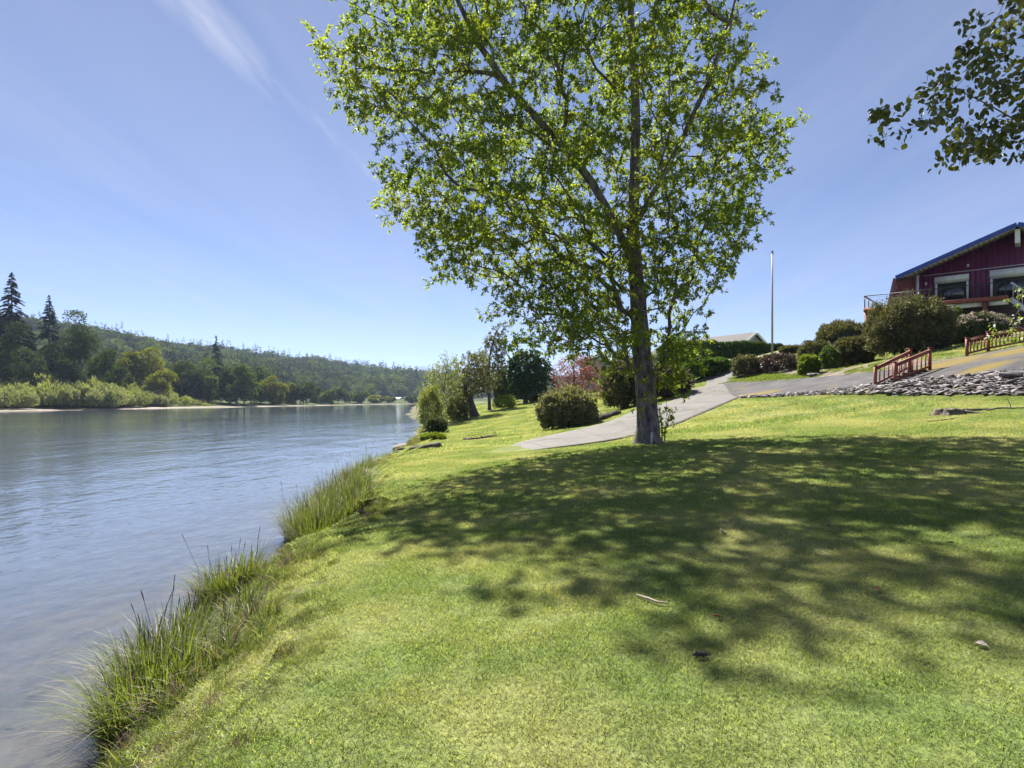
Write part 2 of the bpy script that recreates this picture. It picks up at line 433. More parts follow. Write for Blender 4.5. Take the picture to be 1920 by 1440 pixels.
def poly_mask(x, y, poly):
    x, y = np.asarray(x), np.asarray(y); inside = np.zeros(x.shape, bool)
    j = len(poly) - 1
    for i in range(len(poly)):
        xi, yi = poly[i]; xj, yj = poly[j]
        c = ((yi > y) != (yj > y)) & (x < (xj - xi) * (y - yi) / (yj - yi + 1e-12) + xi)
        inside ^= c; j = i
    return inside
def XY(px, d): return ((px - CX) / F * d, d)
def curve2(pts, n):
    pts = np.array(pts, float); t = np.arange(len(pts)); tt = np.linspace(0, len(pts) - 1, n)
    # catmull-rom
    p = np.vstack([2 * pts[0] - pts[1], pts, 2 * pts[-1] - pts[-2]])
    i = np.minimum(tt.astype(int), len(pts) - 2); u = (tt - i)[:, None]
    a, b, c, d = p[i], p[i + 1], p[i + 2], p[i + 3]
    return 0.5 * (2 * b + (c - a) * u + (2 * a - 5 * b + 4 * c - d) * u ** 2 + (3 * b - a - 3 * c + d) * u ** 3)
# concrete drive: far/left edge and near/right edge
path_L = curve2([XY(872, 18.0), XY(915, 18.9), XY(1000, 23), XY(1120, 27), XY(1200, 32), XY(1295, 39), XY(1325, 46), XY(1310, 56)], 90)
path_R = curve2([XY(878, 17.4), XY(930, 17.6), XY(1060, 17.9), XY(1190, 19.6), XY(1290, 24.6), XY(1385, 31.5), XY(1397, 40), XY(1375, 54)], 90)
# asphalt apron climbing to the right along the slates
asp_lo = curve2([XY(1375, 33.0), XY(1400, 30.6), XY(1500, 27.6), XY(1640, 25.0), XY(1780, 22.5), XY(1900, 20.5), XY(2150, 18)], 80)
asp_hi = curve2([XY(1352, 42.5), XY(1420, 38.5), XY(1500, 35), XY(1640, 29.2), XY(1810, 27), XY(1920, 25), XY(2150, 22)], 80)
# slate edging between lawn and asphalt
sl_lo = curve2([XY(1383, 31.0), XY(1500, 27.0), XY(1640, 23.3), XY(1780, 20.9), XY(1920, 18.6), XY(2100, 16.6)], 80)
sl_hi = curve2([XY(1390, 31.3), XY(1500, 27.9), XY(1640, 25.3), XY(1780, 22.8), XY(1900, 20.8), XY(2100, 18.4)], 80)
bed_hi = curve2([XY(1352, 43), XY(1380, 47), XY(1450, 50), XY(1600, 46), XY(1800, 42), XY(2150, 38)], 40)
P_path = np.vstack([path_L, path_R[::-1]])
P_asp = np.vstack([asp_lo, asp_hi[::-1]])
P_slate = np.vstack([sl_lo, sl_hi[::-1]])
P_bed = np.vstack([asp_hi, bed_hi[::-1]])
soil_w = poly_mask(GX.ravel(), GY.ravel(), P_bed).astype(float)
up_lawn = (GX.ravel() > 21.0) & (GY.ravel() < 40) & (soil_w > 0)
soil_w[up_lawn] *= 0.15
bank_w = np.where(near_side, sstep(1.9 - S, 0, 1.0) * (S > -0.2), (SF > 9) * 1.0) * np.where(near_side, np.clip(1.2 - GY.ravel() / 60, 0.2, 1), 1)
bed_w = np.where(near_side, S < 0.03, SF < 0.03).astype(float)
grav_w = np.where(near_side, 0, (SF > -1) & (SF < np.interp(GY.ravel(), [0, 200, 260, 600], [20, 16, 9, 5]))).astype(float)
veg_w = np.where(near_side, (GY.ravel() > 85) & (S > 0) & (S < 30), SF > np.interp(GY.ravel(), [0, 200, 260, 600], [16, 12, 7, 3.5])).astype(float)
for nm, arr in (('vegetation', veg_w), ('bank', bank_w), ('river_bed', bed_w), ('gravel', grav_w), ('soil', soil_w)):
    at = me.attributes.new(nm, 'FLOAT', 'POINT'); at.data.foreach_set('value', arr.astype(np.float32))
for nm_ in ('grass_blade', 'grass_long'):
    rp_ = [q for q in MATS[nm_].node_tree.nodes if q.type == 'VALTORGB'][0].color_ramp
    e_ = rp_.elements.new(0.9); e_.color = rp_.elements[-1].color
    rp_.elements[-1].color = (0.36, 0.33, 0.19, 1)
m, n, l, b = nodes_of('ground')
def att(n, nm):
    a = n.new('ShaderNodeAttribute'); a.attribute_name = nm; return a.outputs['Fac']
g1, h1 = noise_col(n, l, (0.11, 0.155, 0.046), (0.22, 0.235, 0.09), 0.6, coord='World', lo=0.4, hi=0.62)
g2, h2 = noise_col(n, l, (0.45, 0.45, 0.45), (1.3, 1.25, 1.2), 28, coord='World', lo=0.3, hi=0.7, detail=8)
lawncol = mixc(n, l, 1.0, g1, g2, 'MULTIPLY')
bk, hb = noise_col(n, l, (0.045, 0.032, 0.022), (0.14, 0.11, 0.06), 5, coord='World', detail=8)
soil, hs_ = noise_col(n, l, (0.1, 0.08, 0.06), (0.22, 0.19, 0.15), 3, coord='World', detail=8)
grv, hg = noise_col(n, l, (0.2, 0.17, 0.14), (0.36, 0.32, 0.29), 1.2, coord='World', detail=10, rough=0.75)
vor = n.new('ShaderNodeTexVoronoi'); vor.inputs['Scale'].default_value = 7.0
gp = n.new('ShaderNodeNewGeometry'); l.new(gp.outputs['Position'], vor.inputs['Vector'])
hsv = n.new('ShaderNodeHueSaturation'); hsv.inputs['Saturation'].default_value = 0.16; hsv.inputs['Value'].default_value = 0.4
l.new(vor.outputs['Color'], hsv.inputs['Color'])
bn_, _ = noise_col(n, l, (0.07, 0.05, 0.03), (0.2, 0.145, 0.085), 2.2, coord='World', detail=9, rough=0.7)
bedc = mixc(n, l, 0.85, hsv.outputs[0], bn_)
c = mixc(n, l, att(n, 'bank'), lawncol, bk)
c = mixc(n, l, att(n, 'soil'), c, soil)
c = mixc(n, l, att(n, 'gravel'), c, grv)
vg, _ = noise_col(n, l, (0.03, 0.045, 0.016), (0.07, 0.09, 0.03), .4, coord='World')
c = mixc(n, l, att(n, 'vegetation'), c, vg)
c = mixc(n, l, att(n, 'river_bed'), c, bedc)
l.new(c, b.inputs['Base Color']); b.inputs['Roughness'].default_value = 0.95; b.inputs['Specular IOR Level'].default_value = 0.1
bump(n, l, b, h2, 0.5, 0.03)
me.materials.append(m)
tag(link('ground', me), kind='structure')

def strip(name, A, B, nn, mat, lift=0.03, edge=0.12, fade=0.0, moss=None):
    k = len(A); t = np.linspace(0, 1, nn)
    ax = unit(B - A); q_ = np.arange(k)
    A = A + ax * (0.16 * (vnoise(q_ * .9, q_ * 0 + 2.5, 61) - .5))[:, None]; B = B + ax * (0.16 * (vnoise(q_ * .9, q_ * 0 + 8.5, 62) - .5))[:, None]
    along = np.concatenate([[0], np.cumsum(np.linalg.norm(np.diff((A + B) / 2, axis=0), axis=1))])
    lift = lift - .1 * np.clip(1 - along / fade, 0, 1)[:, None] if fade else lift
    xy = A[:, None, :] * (1 - t)[None, :, None] + B[:, None, :] * t[None, :, None]
    z = height(xy[..., 0], xy[..., 1], False) + lift
    v = np.concatenate([xy, z[..., None]], -1)
    lo = v.copy()[:, [0, -1]]; lo[..., 2] -= edge
    V = np.vstack([v.reshape(-1, 3), lo.reshape(-1, 3)])
    i = (np.arange(k - 1)[:, None] * nn + np.arange(nn - 1)[None, :]).ravel()
    f = [np.stack([i, i + nn, i + nn + 1, i + 1], 1)]
    r = np.arange(k - 1); o0 = k * nn
    f.append(np.stack([r * nn, o0 + r * 2, o0 + r * 2 + 2, (r + 1) * nn], 1))
    f.append(np.stack([r * nn + nn - 1, (r + 1) * nn + nn - 1, o0 + (r + 1) * 2 + 1, o0 + r * 2 + 1], 1))
    me = mesh_np(name, V, f, [mat], smooth=False)
    av = np.concatenate([np.repeat(along, nn), np.repeat(along, 2)])
    a_ = me.attributes.new('along', 'FLOAT', 'POINT'); a_.data.foreach_set('value', av.astype(np.float32))
    mv = np.zeros(len(V)) if moss is None else sum(np.exp(-(((V[:, 0] - c_[0]) / c_[2]) ** 2 + ((V[:, 1] - c_[1]) / c_[3]) ** 2)) for c_ in moss)
    a_ = me.attributes.new('moss', 'FLOAT', 'POINT'); a_.data.foreach_set('value', mv.astype(np.float32))
    me.polygons.foreach_set('use_smooth', np.concatenate([np.ones(len(f[0]), bool), np.zeros(len(f[1]) * 2, bool)]))
    return tag(link(name, me), kind='structure')

m, n, l, b = nodes_of('concrete')
c1, h1 = noise_col(n, l, (0.1, 0.092, 0.083), (0.155, 0.145, 0.134), 0.8, coord='World', lo=0.3, hi=0.7, detail=8)
c2, h2 = noise_col(n, l, (0.7, 0.7, 0.7), (1.15, 1.15, 1.15), 30, coord='World', detail=6)
c3, h3 = noise_col(n, l, (1, 1, 1), (0.62, 0.6, 0.5), 0.55, coord='World', lo=0.55, hi=0.68, detail=10, dist=1.0)
al = n.new('ShaderNodeAttribute'); al.attribute_name = 'along'
md_ = n.new('ShaderNodeMath'); md_.operation = 'PINGPONG'; md_.inputs[1].default_value = 1.6; l.new(al.outputs['Fac'], md_.inputs[0])
jr = n.new('ShaderNodeMapRange'); jr.inputs[1].default_value = 0.0; jr.inputs[2].default_value = 0.06; jr.inputs[3].default_value = 0.55; jr.inputs[4].default_value = 1.0; l.new(md_.outputs[0], jr.inputs[0])
vc = n.new('ShaderNodeTexVoronoi'); vc.feature = 'DISTANCE_TO_EDGE'; vc.inputs['Scale'].default_value = 0.35; vg_ = n.new('ShaderNodeNewGeometry')
wn_ = n.new('ShaderNodeTexNoise'); wn_.inputs['Scale'].default_value = 1.5; wn_.inputs['Detail'].default_value = 6; l.new(vg_.outputs['Position'], wn_.inputs['Vector'])
wm_ = n.new('ShaderNodeMix'); wm_.data_type = 'VECTOR'; wm_.inputs[0].default_value = 0.35; l.new(vg_.outputs['Position'], wm_.inputs[4]); l.new(wn_.outputs['Color'], wm_.inputs[5]); l.new(wm_.outputs[1], vc.inputs['Vector'])
kr = n.new('ShaderNodeMapRange'); kr.inputs[1].default_value = 0.0; kr.inputs[2].default_value = 0.012; kr.inputs[3].default_value = 0.6; kr.inputs[4].default_value = 1.0; l.new(vc.outputs['Distance'], kr.inputs[0])
jk = n.new('ShaderNodeMath'); jk.operation = 'MULTIPLY'; l.new(jr.outputs[0], jk.inputs[0]); l.new(kr.outputs[0], jk.inputs[1])
cc = mixc(n, l, 1, mixc(n, l, 1, c1, c2, 'MULTIPLY'), c3, 'MULTIPLY')
l.new(mixc(n, l, 1, cc, jk.outputs[0], 'MULTIPLY'), b.inputs['Base Color']); b.inputs['Roughness'].default_value = 0.9
bump(n, l, b, h2, 0.3, 0.01)
strip('driveway', path_L, path_R, 16, m, 0.03, fade=3.5)
m, n, l, b = nodes_of('asphalt_moss')
c1, h1 = noise_col(n, l, (0.048, 0.046, 0.05), (0.088, 0.084, 0.09), 1.1, coord='World', lo=0.3, hi=0.7, detail=8)
c2, h2 = noise_col(n, l, (0.6, 0.6, 0.6), (1.3, 1.3, 1.3), 40, coord='World', detail=6)
_, hm = noise_col(n, l, (0, 0, 0), (1, 1, 1), 0.42, coord='World', lo=0.54, hi=0.66, detail=9, dist=0.8)
rr = n.new('ShaderNodeValToRGB'); rr.color_ramp.elements[0].position = 0.53; rr.color_ramp.elements[1].position = 0.68; l.new(hm, rr.inputs[0])
ms_ = n.new('ShaderNodeAttribute'); ms_.attribute_name = 'moss'
mm_ = n.new('ShaderNodeMath'); mm_.operation = 'MULTIPLY_ADD'; mm_.inputs[1].default_value = 0.75; l.new(ms_.outputs['Fac'], mm_.inputs[0]); l.new(hm, mm_.inputs[2])
l.new(mm_.outputs[0], rr.inputs[0]); rr.color_ramp.elements[0].position = 0.58; rr.color_ramp.elements[1].position = 0.92
c4, _ = noise_col(n, l, (0.6, 0.6, 0.62), (1.25, 1.2, 1.15), 0.9, coord='World', lo=0.38, hi=0.62, detail=10, rough=.7)
cc = mixc(n, l, rr.outputs[0], mixc(n, l, 1, mixc(n, l, 1, c1, c2, 'MULTIPLY'), c4, 'MULTIPLY'), (0.14, 0.1, 0.014))
l.new(cc, b.inputs['Base Color']); b.inputs['Roughness'].default_value = 0.95
bump(n, l, b, h2, 0.7, 0.03)
strip('asphalt_apron', asp_hi, asp_lo, 18, m, 0.055, moss=[(*XY(1765, 26.2), 1.3, 1.1), (*XY(1850, 22.6), 1.0, .5), (*XY(1420, 31.5), .9, .7), (*XY(1905, 24.2), .8, .6)])

# ------------------------------------------------------------------ river
m, n, l, b = nodes_of('river_water')
n.remove(b)
geo = n.new('ShaderNodeNewGeometry')
def wave(scale, st, det, rot=0.0, rough=0.5):
    mpn = n.new('ShaderNodeMapping'); mpn.inputs['Scale'].default_value = st; mpn.inputs['Rotation'].default_value = (0, 0, rot); l.new(geo.outputs['Position'], mpn.inputs[0])
    x = n.new('ShaderNodeTexNoise'); x.inputs['Scale'].default_value = scale; x.inputs['Detail'].default_value = det; x.inputs['Roughness'].default_value = rough
    x.inputs['Distortion'].default_value = 0.4
    l.new(mpn.outputs[0], x.inputs['Vector']); return x.outputs[0]
w1 = wave(3.2, (1, 0.75, 1), 4, 0.5)
w2 = wave(0.35, (1, 0.5, 1), 3, -0.3)
patch = wave(0.05, (1, 0.4, 1), 3, 0.2)
pr = n.new('ShaderNodeMapRange'); pr.inputs[1].default_value = 0.35; pr.inputs[2].default_value = 0.65; pr.inputs[3].default_value = 0.3; pr.inputs[4].default_value = 1.0
l.new(patch, pr.inputs[0])
b1 = n.new('ShaderNodeBump'); b1.inputs['Distance'].default_value = 0.022; l.new(w1, b1.inputs['Height'])
l.new(pr.outputs[0], b1.inputs['Strength'])
b2 = n.new('ShaderNodeBump'); b2.inputs['Strength'].default_value = 0.5; b2.inputs['Distance'].default_value = 0.16; l.new(w2, b2.inputs['Height']); l.new(b1.outputs[0], b2.inputs['Normal'])
fr = n.new('ShaderNodeFresnel'); fr.inputs[0].default_value = 1.5; l.new(b2.outputs[0], fr.inputs['Normal'])
gl = n.new('ShaderNodeBsdfGlossy'); gl.inputs['Roughness'].default_value = 0.04; gl.inputs[0].default_value = (0.95, 0.97, 1, 1); l.new(b2.outputs[0], gl.inputs['Normal'])
tr = n.new('ShaderNodeBsdfTransparent'); tr.inputs[0].default_value = (0.8, 0.85, 0.84, 1)
df = n.new('ShaderNodeBsdfDiffuse'); df.inputs[0].default_value = (0.13, 0.165, 0.225, 1)
mt = n.new('ShaderNodeMixShader'); da = n.new('ShaderNodeAttribute'); da.attribute_name = 'depth'; dm = n.new('ShaderNodeMapRange'); dm.inputs[3].default_value = 0.14; dm.inputs[4].default_value = 0.62; l.new(da.outputs['Fac'], dm.inputs[0]); l.new(dm.outputs[0], mt.inputs[0]); l.new(tr.outputs[0], mt.inputs[1]); l.new(df.outputs[0], mt.inputs[2])
mx = n.new('ShaderNodeMixShader'); l.new(fr.outputs[0], mx.inputs[0]); l.new(mt.outputs[0], mx.inputs[1]); l.new(gl.outputs[0], mx.inputs[2])
l.new(mx.outputs[0], n['Material Output'].inputs[0])
wy = np.concatenate([[-280, -40, -10, 0], np.arange(2, 16, .5), np.arange(16, 60, 2), [60, 80, 110, 150, 200, 300, 420, 560, 680.0]])
offs = np.array([.9, .4, .1, -.15, -.5, -1, -1.7, -2.6, -4, -6, -9, -14, -25, -50, -100, -200])
V, dep_ = [], []
for y in wy:
    e0_ = float(np.interp(y, BY, BX)) + 0.01 * max(y, 0)
    for q in offs: V.append((e0_ + q, y, WATER)); dep_.append(np.clip(.1 * max(-q, 0) / .75, 0, 1))
    V.append((-420, y, WATER)); dep_.append(1.0)
k = len(offs) + 1; i = (np.arange(len(wy) - 1)[:, None] * k + np.arange(k - 1)[None, :]).ravel()
wme = mesh_np('river_water', V, [np.stack([i, i + k, i + k + 1, i + 1], 1)], [m])
at_ = wme.attributes.new('depth', 'FLOAT', 'POINT'); at_.data.foreach_set('value', np.array(dep_, np.float32))
tag(link('river_water', wme), kind='structure')

# ------------------------------------------------------------------ instanced stuff (grass, thicket, hillside wood)
def scatter(name, pts, rots, scls, idx, protos, label=None, cat=None):
    coll = bpy.data.collections.new(name + '_kinds')
    for k, (pm) in enumerate(protos):
        coll.objects.link(bpy.data.objects.new('%s_%02d' % (name, k), pm))
    me = bpy.data.meshes.new(name)
    pts = np.asarray(pts, np.float32)
    me.vertices.add(len(pts)); me.vertices.foreach_set('co', pts.ravel())
    a = me.attributes.new('rot', 'FLOAT_VECTOR', 'POINT'); a.data.foreach_set('vector', np.asarray(rots, np.float32).ravel())
    a = me.attributes.new('scl', 'FLOAT_VECTOR', 'POINT'); a.data.foreach_set('vector', np.asarray(scls, np.float32).ravel())
    a = me.attributes.new('idx', 'INT', 'POINT'); a.data.foreach_set('value', np.asarray(idx, np.int32))
    o = link(name, me)
    ng = bpy.data.node_groups.new(name, 'GeometryNodeTree')
    ng.interface.new_socket('Geometry', in_out='INPUT', socket_type='NodeSocketGeometry')
    ng.interface.new_socket('Geometry', in_out='OUTPUT', socket_type='NodeSocketGeometry')
    N, Lk = ng.nodes, ng.links
    gi, go = N.new('NodeGroupInput'), N.new('NodeGroupOutput')
    mp_ = N.new('GeometryNodeMeshToPoints'); ip = N.new('GeometryNodeInstanceOnPoints'); ci = N.new('GeometryNodeCollectionInfo')
    ci.inputs[0].default_value = coll; ci.inputs['Separate Children'].default_value = True; ci.inputs['Reset Children'].default_value = True
    ip.inputs['Pick Instance'].default_value = True
    def na(nm, ty):
        q = N.new('GeometryNodeInputNamedAttribute'); q.data_type = ty; q.inputs[0].default_value = nm; return q.outputs[0]
    Lk.new(gi.outputs[0], mp_.inputs[0]); Lk.new(mp_.outputs[0], ip.inputs['Points']); Lk.new(ci.outputs[0], ip.inputs['Instance'])
    Lk.new(na('idx', 'INT'), ip.inputs['Instance Index']); Lk.new(na('rot', 'FLOAT_VECTOR'), ip.inputs['Rotation']); Lk.new(na('scl', 'FLOAT_VECTOR'), ip.inputs['Scale'])
    Lk.new(ip.outputs[0], go.inputs[0])
    md = o.modifiers.new('scatter', 'NODES'); md.node_group = ng
    return tag(o, label, cat, kind='stuff')

def grass_patch(name, size, nb, hlo, hhi, w, mat, r, lean=0.55):
    p = np.zeros((nb, 3)); p[:, :2] = r.uniform(-size / 2, size / 2, (nb, 2)); p[:, 2] = -0.012
    a = r.uniform(0, 2 * np.pi, nb); h = r.uniform(hlo, hhi, nb) * np.where(r.random(nb) < .05, 1.7, 1.0); ln = r.uniform(lean * 0.45, lean, nb)
    d = np.stack([np.cos(a) * ln, np.sin(a) * ln, np.sqrt(1 - ln ** 2)], 1)
    a2 = r.uniform(0, 2 * np.pi, nb); s = np.stack([np.cos(a2), np.sin(a2), 0 * a2], 1) * (w * r.uniform(0.6, 1.2, nb))[:, None] / 2
    m1 = p + d * h[:, None] * 0.55
    d2 = d.copy(); d2[:, :2] *= 1.9; d2 = unit(d2)
    tip = m1 + d2 * h[:, None] * 0.45
    v = np.stack([p - s, p + s, m1 + s * .85, m1 - s * .85, tip], 1).reshape(-1, 3)
    i = np.arange(nb) * 5
    return mesh_np(name, v, [np.stack([i, i + 1, i + 2, i + 3], 1), np.stack([i + 3, i + 2, i + 4], 1)], [mat])

def slope_rot(x, y, r):
    e = 0.25
    hx = (height(x + e, y, False) - height(x - e, y, False)) / (2 * e)
    hy = (height(x, y + e, False) - height(x, y - e, False)) / (2 * e)
    rz = r.uniform(0, 2 * np.pi, len(x))
    rots = np.zeros((len(x), 3))
    for k in range(len(x)):
        nn = Vector((-hx[k], -hy[k], 1)).normalized()
        q = Vector((0, 0, 1)).rotation_difference(nn).to_matrix() @ Matrix.Rotation(rz[k], 3, 'Z')
        rots[k] = q.to_euler()
    return rots

def lawn_ok(x, y, pad=0.0):
    s = x - bank_x(y)
    return (s > 1.0 + 0.35 * vnoise(x * 1.7, y * 1.7, 12)) & ~poly_mask(x, y, P_path) & ~poly_mask(x, y, P_slate) & ~poly_mask(x, y, P_asp) & ~(poly_mask(x, y, P_bed) & (x < 20.8))
def cells(x0, x1, y0, y1, st, r):
    X, Y = np.meshgrid(np.arange(x0, x1, st), np.arange(y0, y1, st))
    X = X.ravel() + r.uniform(-.4, .4, X.size) * st; Y = Y.ravel() + r.uniform(-.4, .4, Y.size) * st
    v = (np.abs(X) < 1.15 * np.abs(Y) + 3.5)
    return X[v], Y[v]
r = np.random.default_rng(3)
patches = [grass_patch('lawn_grass_patch', 0.6, 2600, 0.022, 0.05, 0.0042, grass_blade, r, 0.96) for _ in range(3)]
patches += [grass_patch('lawn_grass_patch_mid', 0.9, 2200, 0.03, 0.055, 0.0085, grass_blade, r, 0.96) for _ in range(3)]
patches += [grass_patch('lawn_grass_patch_far', 1.6, 2000, 0.035, 0.075, 0.02, grass_blade, r, 0.96) for _ in range(2)]
px_, py_, id_, sc_ = [], [], [], []
for (x0, x1, y0, y1, st, ks) in ((-4, 11, 0.6, 7.5, 0.36, (0, 1, 2)), (-6, 19, 7.5, 19, 0.52, (3, 4, 5)), (-9, 28, 19, 48, 0.95, (6, 7)), (-11, 14, 48, 84, 1.3, (6, 7))):
    X, Y = cells(x0, x1, y0, y1, st, r)
    ok = lawn_ok(X, Y); X, Y = X[ok], Y[ok]
    # keep clear of the drive's and slates' edges by half a patch
    hw = {0: .28, 3: .42, 6: .75}[ks[0]]
    for ddx, ddy in ((hw, 0), (-hw, 0), (0, hw), (0, -hw)):
        ok = ~poly_mask(X + ddx, Y + ddy, P_path) & ~poly_mask(X + ddx, Y + ddy, P_slate) & ~poly_mask(X + ddx, Y + ddy, P_asp); X, Y = X[ok], Y[ok]
    px_.append(X); py_.append(Y); id_.append(r.choice(ks, len(X))); sc_.append(0.8 + 0.5 * vnoise(X * .5, Y * .5, 8))
# smaller patches right along the edges of the drive and slates
e_pts = np.vstack([path_L, path_R, sl_lo, sl_lo + [0.2, -.25]])
e_pts = np.repeat(e_pts, 5, 0) + r.uniform(-.75, .75, (len(e_pts) * 5, 2))
ok = lawn_ok(e_pts[:, 0], e_pts[:, 1]); e_pts = e_pts[ok]
for ddx, ddy in ((.06, 0), (-.06, 0), (0, .06), (0, -.06)):
    ok = ~poly_mask(e_pts[:, 0] + ddx, e_pts[:, 1] + ddy, P_path); e_pts = e_pts[ok]
px_.append(e_pts[:, 0]); py_.append(e_pts[:, 1]); id_.append(r.choice((0, 1, 2), len(e_pts))); sc_.append(np.full(len(e_pts), .85))
X, Y, I, Sc = (np.concatenate(q) for q in (px_, py_, id_, sc_))
rots = slope_rot(X, Y, r)
Z = height(X, Y)
scatter('lawn_grass', np.stack([X, Y, Z], 1), rots, np.stack([np.ones(len(X)), np.ones(len(X)), Sc], 1), I, patches, 'mown lawn grass, yellowish green, covering the sloping bank', 'grass')

# longer scruffy grass on the river bank
r = np.random.default_rng(5)
tuft = [grass_patch('bank_grass_tuft', 0.32, 170, 0.05, 0.17, 0.006, mm, r, 0.9) for mm in (grass_long, grass_long, reed_dry)]
Y = np.concatenate([r.uniform(2, 6, 260), r.uniform(6, 14, 650), r.uniform(14, 40, 1300), r.uniform(40, 75, 260)])
X = bank_x(Y) + 0.1 + r.beta(1.9, 1.5, len(Y)) * 1.75
ok = ~poly_mask(X, Y, P_path); X, Y = X[ok], Y[ok]
s_ = (0.4 + 0.9 * vnoise(X * 1.3, Y * .9, 21)) * np.interp(X - bank_x(Y), [.8, 1.8], [1, .5]) + np.where(Y > 30, .5, 0)
scatter('bank_grass', np.stack([X, Y, height(X, Y)], 1), np.stack([r.uniform(-.25, .25, len(X)), r.uniform(-.25, .25, len(X)), r.uniform(0, 6.28, len(X))], 1),
        np.stack([s_, s_, s_], 1), r.choice((0, 0, 0, 0, 1, 1, 1, 2), len(X)), tuft, 'rough longer grass hanging over the eroded river bank', 'grass')
#PART2
# ------------------------------------------------------------------ vegetation builders
class Skeleton:
    def __init__(self, trunk, rad):
        self.pos = [np.array(p, float) for p in trunk]
        self.par = [-1] + list(range(len(trunk) - 1))
        self.plen = [0.0]
        for i in range(1, len(trunk)): self.plen.append(self.plen[-1] + np.linalg.norm(self.pos[i] - self.pos[i - 1]))
        self.ntrunk = len(trunk); self.trad = np.array(rad, float)
        self.tips = []
    def limb(self, start, pts):
        """explicit limb from the node nearest to the point start"""
        k = int(np.argmin([np.linalg.norm(p - start) for p in self.pos[:self.ntrunk]]))
        for p in pts:
            self.pos.append(np.array(p, float)); self.par.append(k); self.plen.append(self.plen[k] + np.linalg.norm(self.pos[-1] - self.pos[k])); k = len(self.pos) - 1
    def grow(self, attr, r, step=0.4, bias=0.22, rise=0.3, wz=0.6, jit=0.05, skip=2):
        attr = np.asarray(attr)
        T = np.array(self.pos)
        dist = np.min(np.linalg.norm(attr[:, None] - T[None], axis=-1), 1)
        cap = len(self.pos) + int(len(attr) * (dist.max() / step + 3)) + 10
        A = np.zeros((cap, 3)); A[:len(T)] = T; PL = np.zeros(cap); PL[:len(T)] = self.plen
        par = self.par; n = len(T)
        for k in np.argsort(dist):
            a = attr[k]
            dv = a - A[:n]; ds = np.linalg.norm(dv, axis=1); dh = np.hypot(dv[:, 0], dv[:, 1])
            cost = ds + bias * PL[:n] + wz * np.maximum(0, rise * dh - dv[:, 2])
            cost[:skip] += 50
            j = int(np.argmin(cost)); L = ds[j]
            if L < step * 0.6: continue
            pj = par[j]
            d0 = unit(A[j] - A[pj]) if pj >= 0 else np.array([0, 0, 1.0])
            da = unit(dv[j] * np.array([1, 1, 0.55]))
            p1 = A[j] + (0.45 * d0 + 0.55 * unit(dv[j])) * L * 0.35; p2 = a - da * L * 0.3
            m = max(1, int(round(L / step)))
            prev = j
            for q in range(1, m + 1):
                t = q / m
                p = (1 - t) ** 3 * A[j] + 3 * (1 - t) ** 2 * t * p1 + 3 * (1 - t) * t * t * p2 + t ** 3 * a
                if q < m: p = p + r.normal(size=3) * jit * min(step, L / m) * 2
                A[n] = p; PL[n] = PL[prev] + np.linalg.norm(p - A[prev]); par.append(prev); prev = n; n += 1
            self.tips.append(prev)
        self.pos = A[:n]; self.plen = PL[:n]
    def radii(self, tip=0.006, pw=2.35):
        n = len(self.pos); acc = np.zeros(n); ch = np.zeros(n, int)
        for i in range(n): 
            if self.par[i] >= 0: ch[self.par[i]] += 1
        rad = np.zeros(n)
        order = np.argsort(-np.asarray(self.plen))
        for i in order:
            rad[i] = tip if acc[i] == 0 else acc[i] ** (1 / pw)
            p = self.par[i]
            if p >= 0: acc[p] += (rad[i] * 1.012) ** pw
        full = rad.copy()
        rad[:self.ntrunk] = self.trad
        par = np.array(self.par)
        for i in np.argsort(self.plen):
            if i >= self.ntrunk and par[i] >= 0: rad[i] = min(rad[i], rad[par[i]] * (0.85 if par[i] < self.ntrunk else 1.0))
        self.rad = rad; return rad
    def branch_mesh(self, name, mat, minr=0.0):
        n = len(self.pos); kids = [[] for _ in range(n)]
        for i, p in enumerate(self.par):
            if p >= 0 and i >= self.ntrunk: kids[p].append(i)
        mb = MB(); starts = []
        for i in range(self.ntrunk): starts += [(i, k) for k in kids[i]]
        while starts:
            p, k = starts.pop(); chain = [p, k]
            while kids[k]:
                ks = sorted(kids[k], key=lambda q: -self.rad[q])
                starts += [(k, q) for q in ks[1:]]
                k = ks[0]; chain.append(k)
            rr = self.rad[chain].copy(); rr[0] = rr[1] * 1.15
            if rr[1] < minr: continue
            mx = rr[1]; ns = 9 if mx > .08 else 6 if mx > .03 else 4 if mx > .012 else 3
            v, f = tube_arrays(np.asarray(self.pos)[chain], rr, ns); mb.add(v, f)
        return mb.mesh(name, mat, True)

def trunk_mesh(name, pts, rad, mat, n=14, flare=0.0, r=None, sub=4):
    pts = np.array(pts, float)
    t = np.linspace(0, len(pts) - 1, (len(pts) - 1) * sub + 1)
    P3 = curve2(pts, len(t)); R = np.interp(t, np.arange(len(pts)), rad)
    v, f = tube_arrays(P3, R, n)
    v = v.reshape(-1, n, 3)
    if flare:
        a = np.arange(n) / n * 2 * np.pi
        lob = 0.5 + 0.5 * np.cos(a * 3 + 0.7) * np.cos(a * 2 - .4)
        for k in range(len(t)):
            hgt = P3[k, 2] - P3[0, 2]
            v[k] = P3[k] + (v[k] - P3[k]) * (1 + flare * np.exp(-hgt / 0.22) * (0.6 + lob))[:, None]
    if r is not None: v += r.normal(size=v.shape) * R[:, None, None] * 0.035
    return mesh_np(name, v.reshape(-1, 3), [f], [mat], smooth=True)

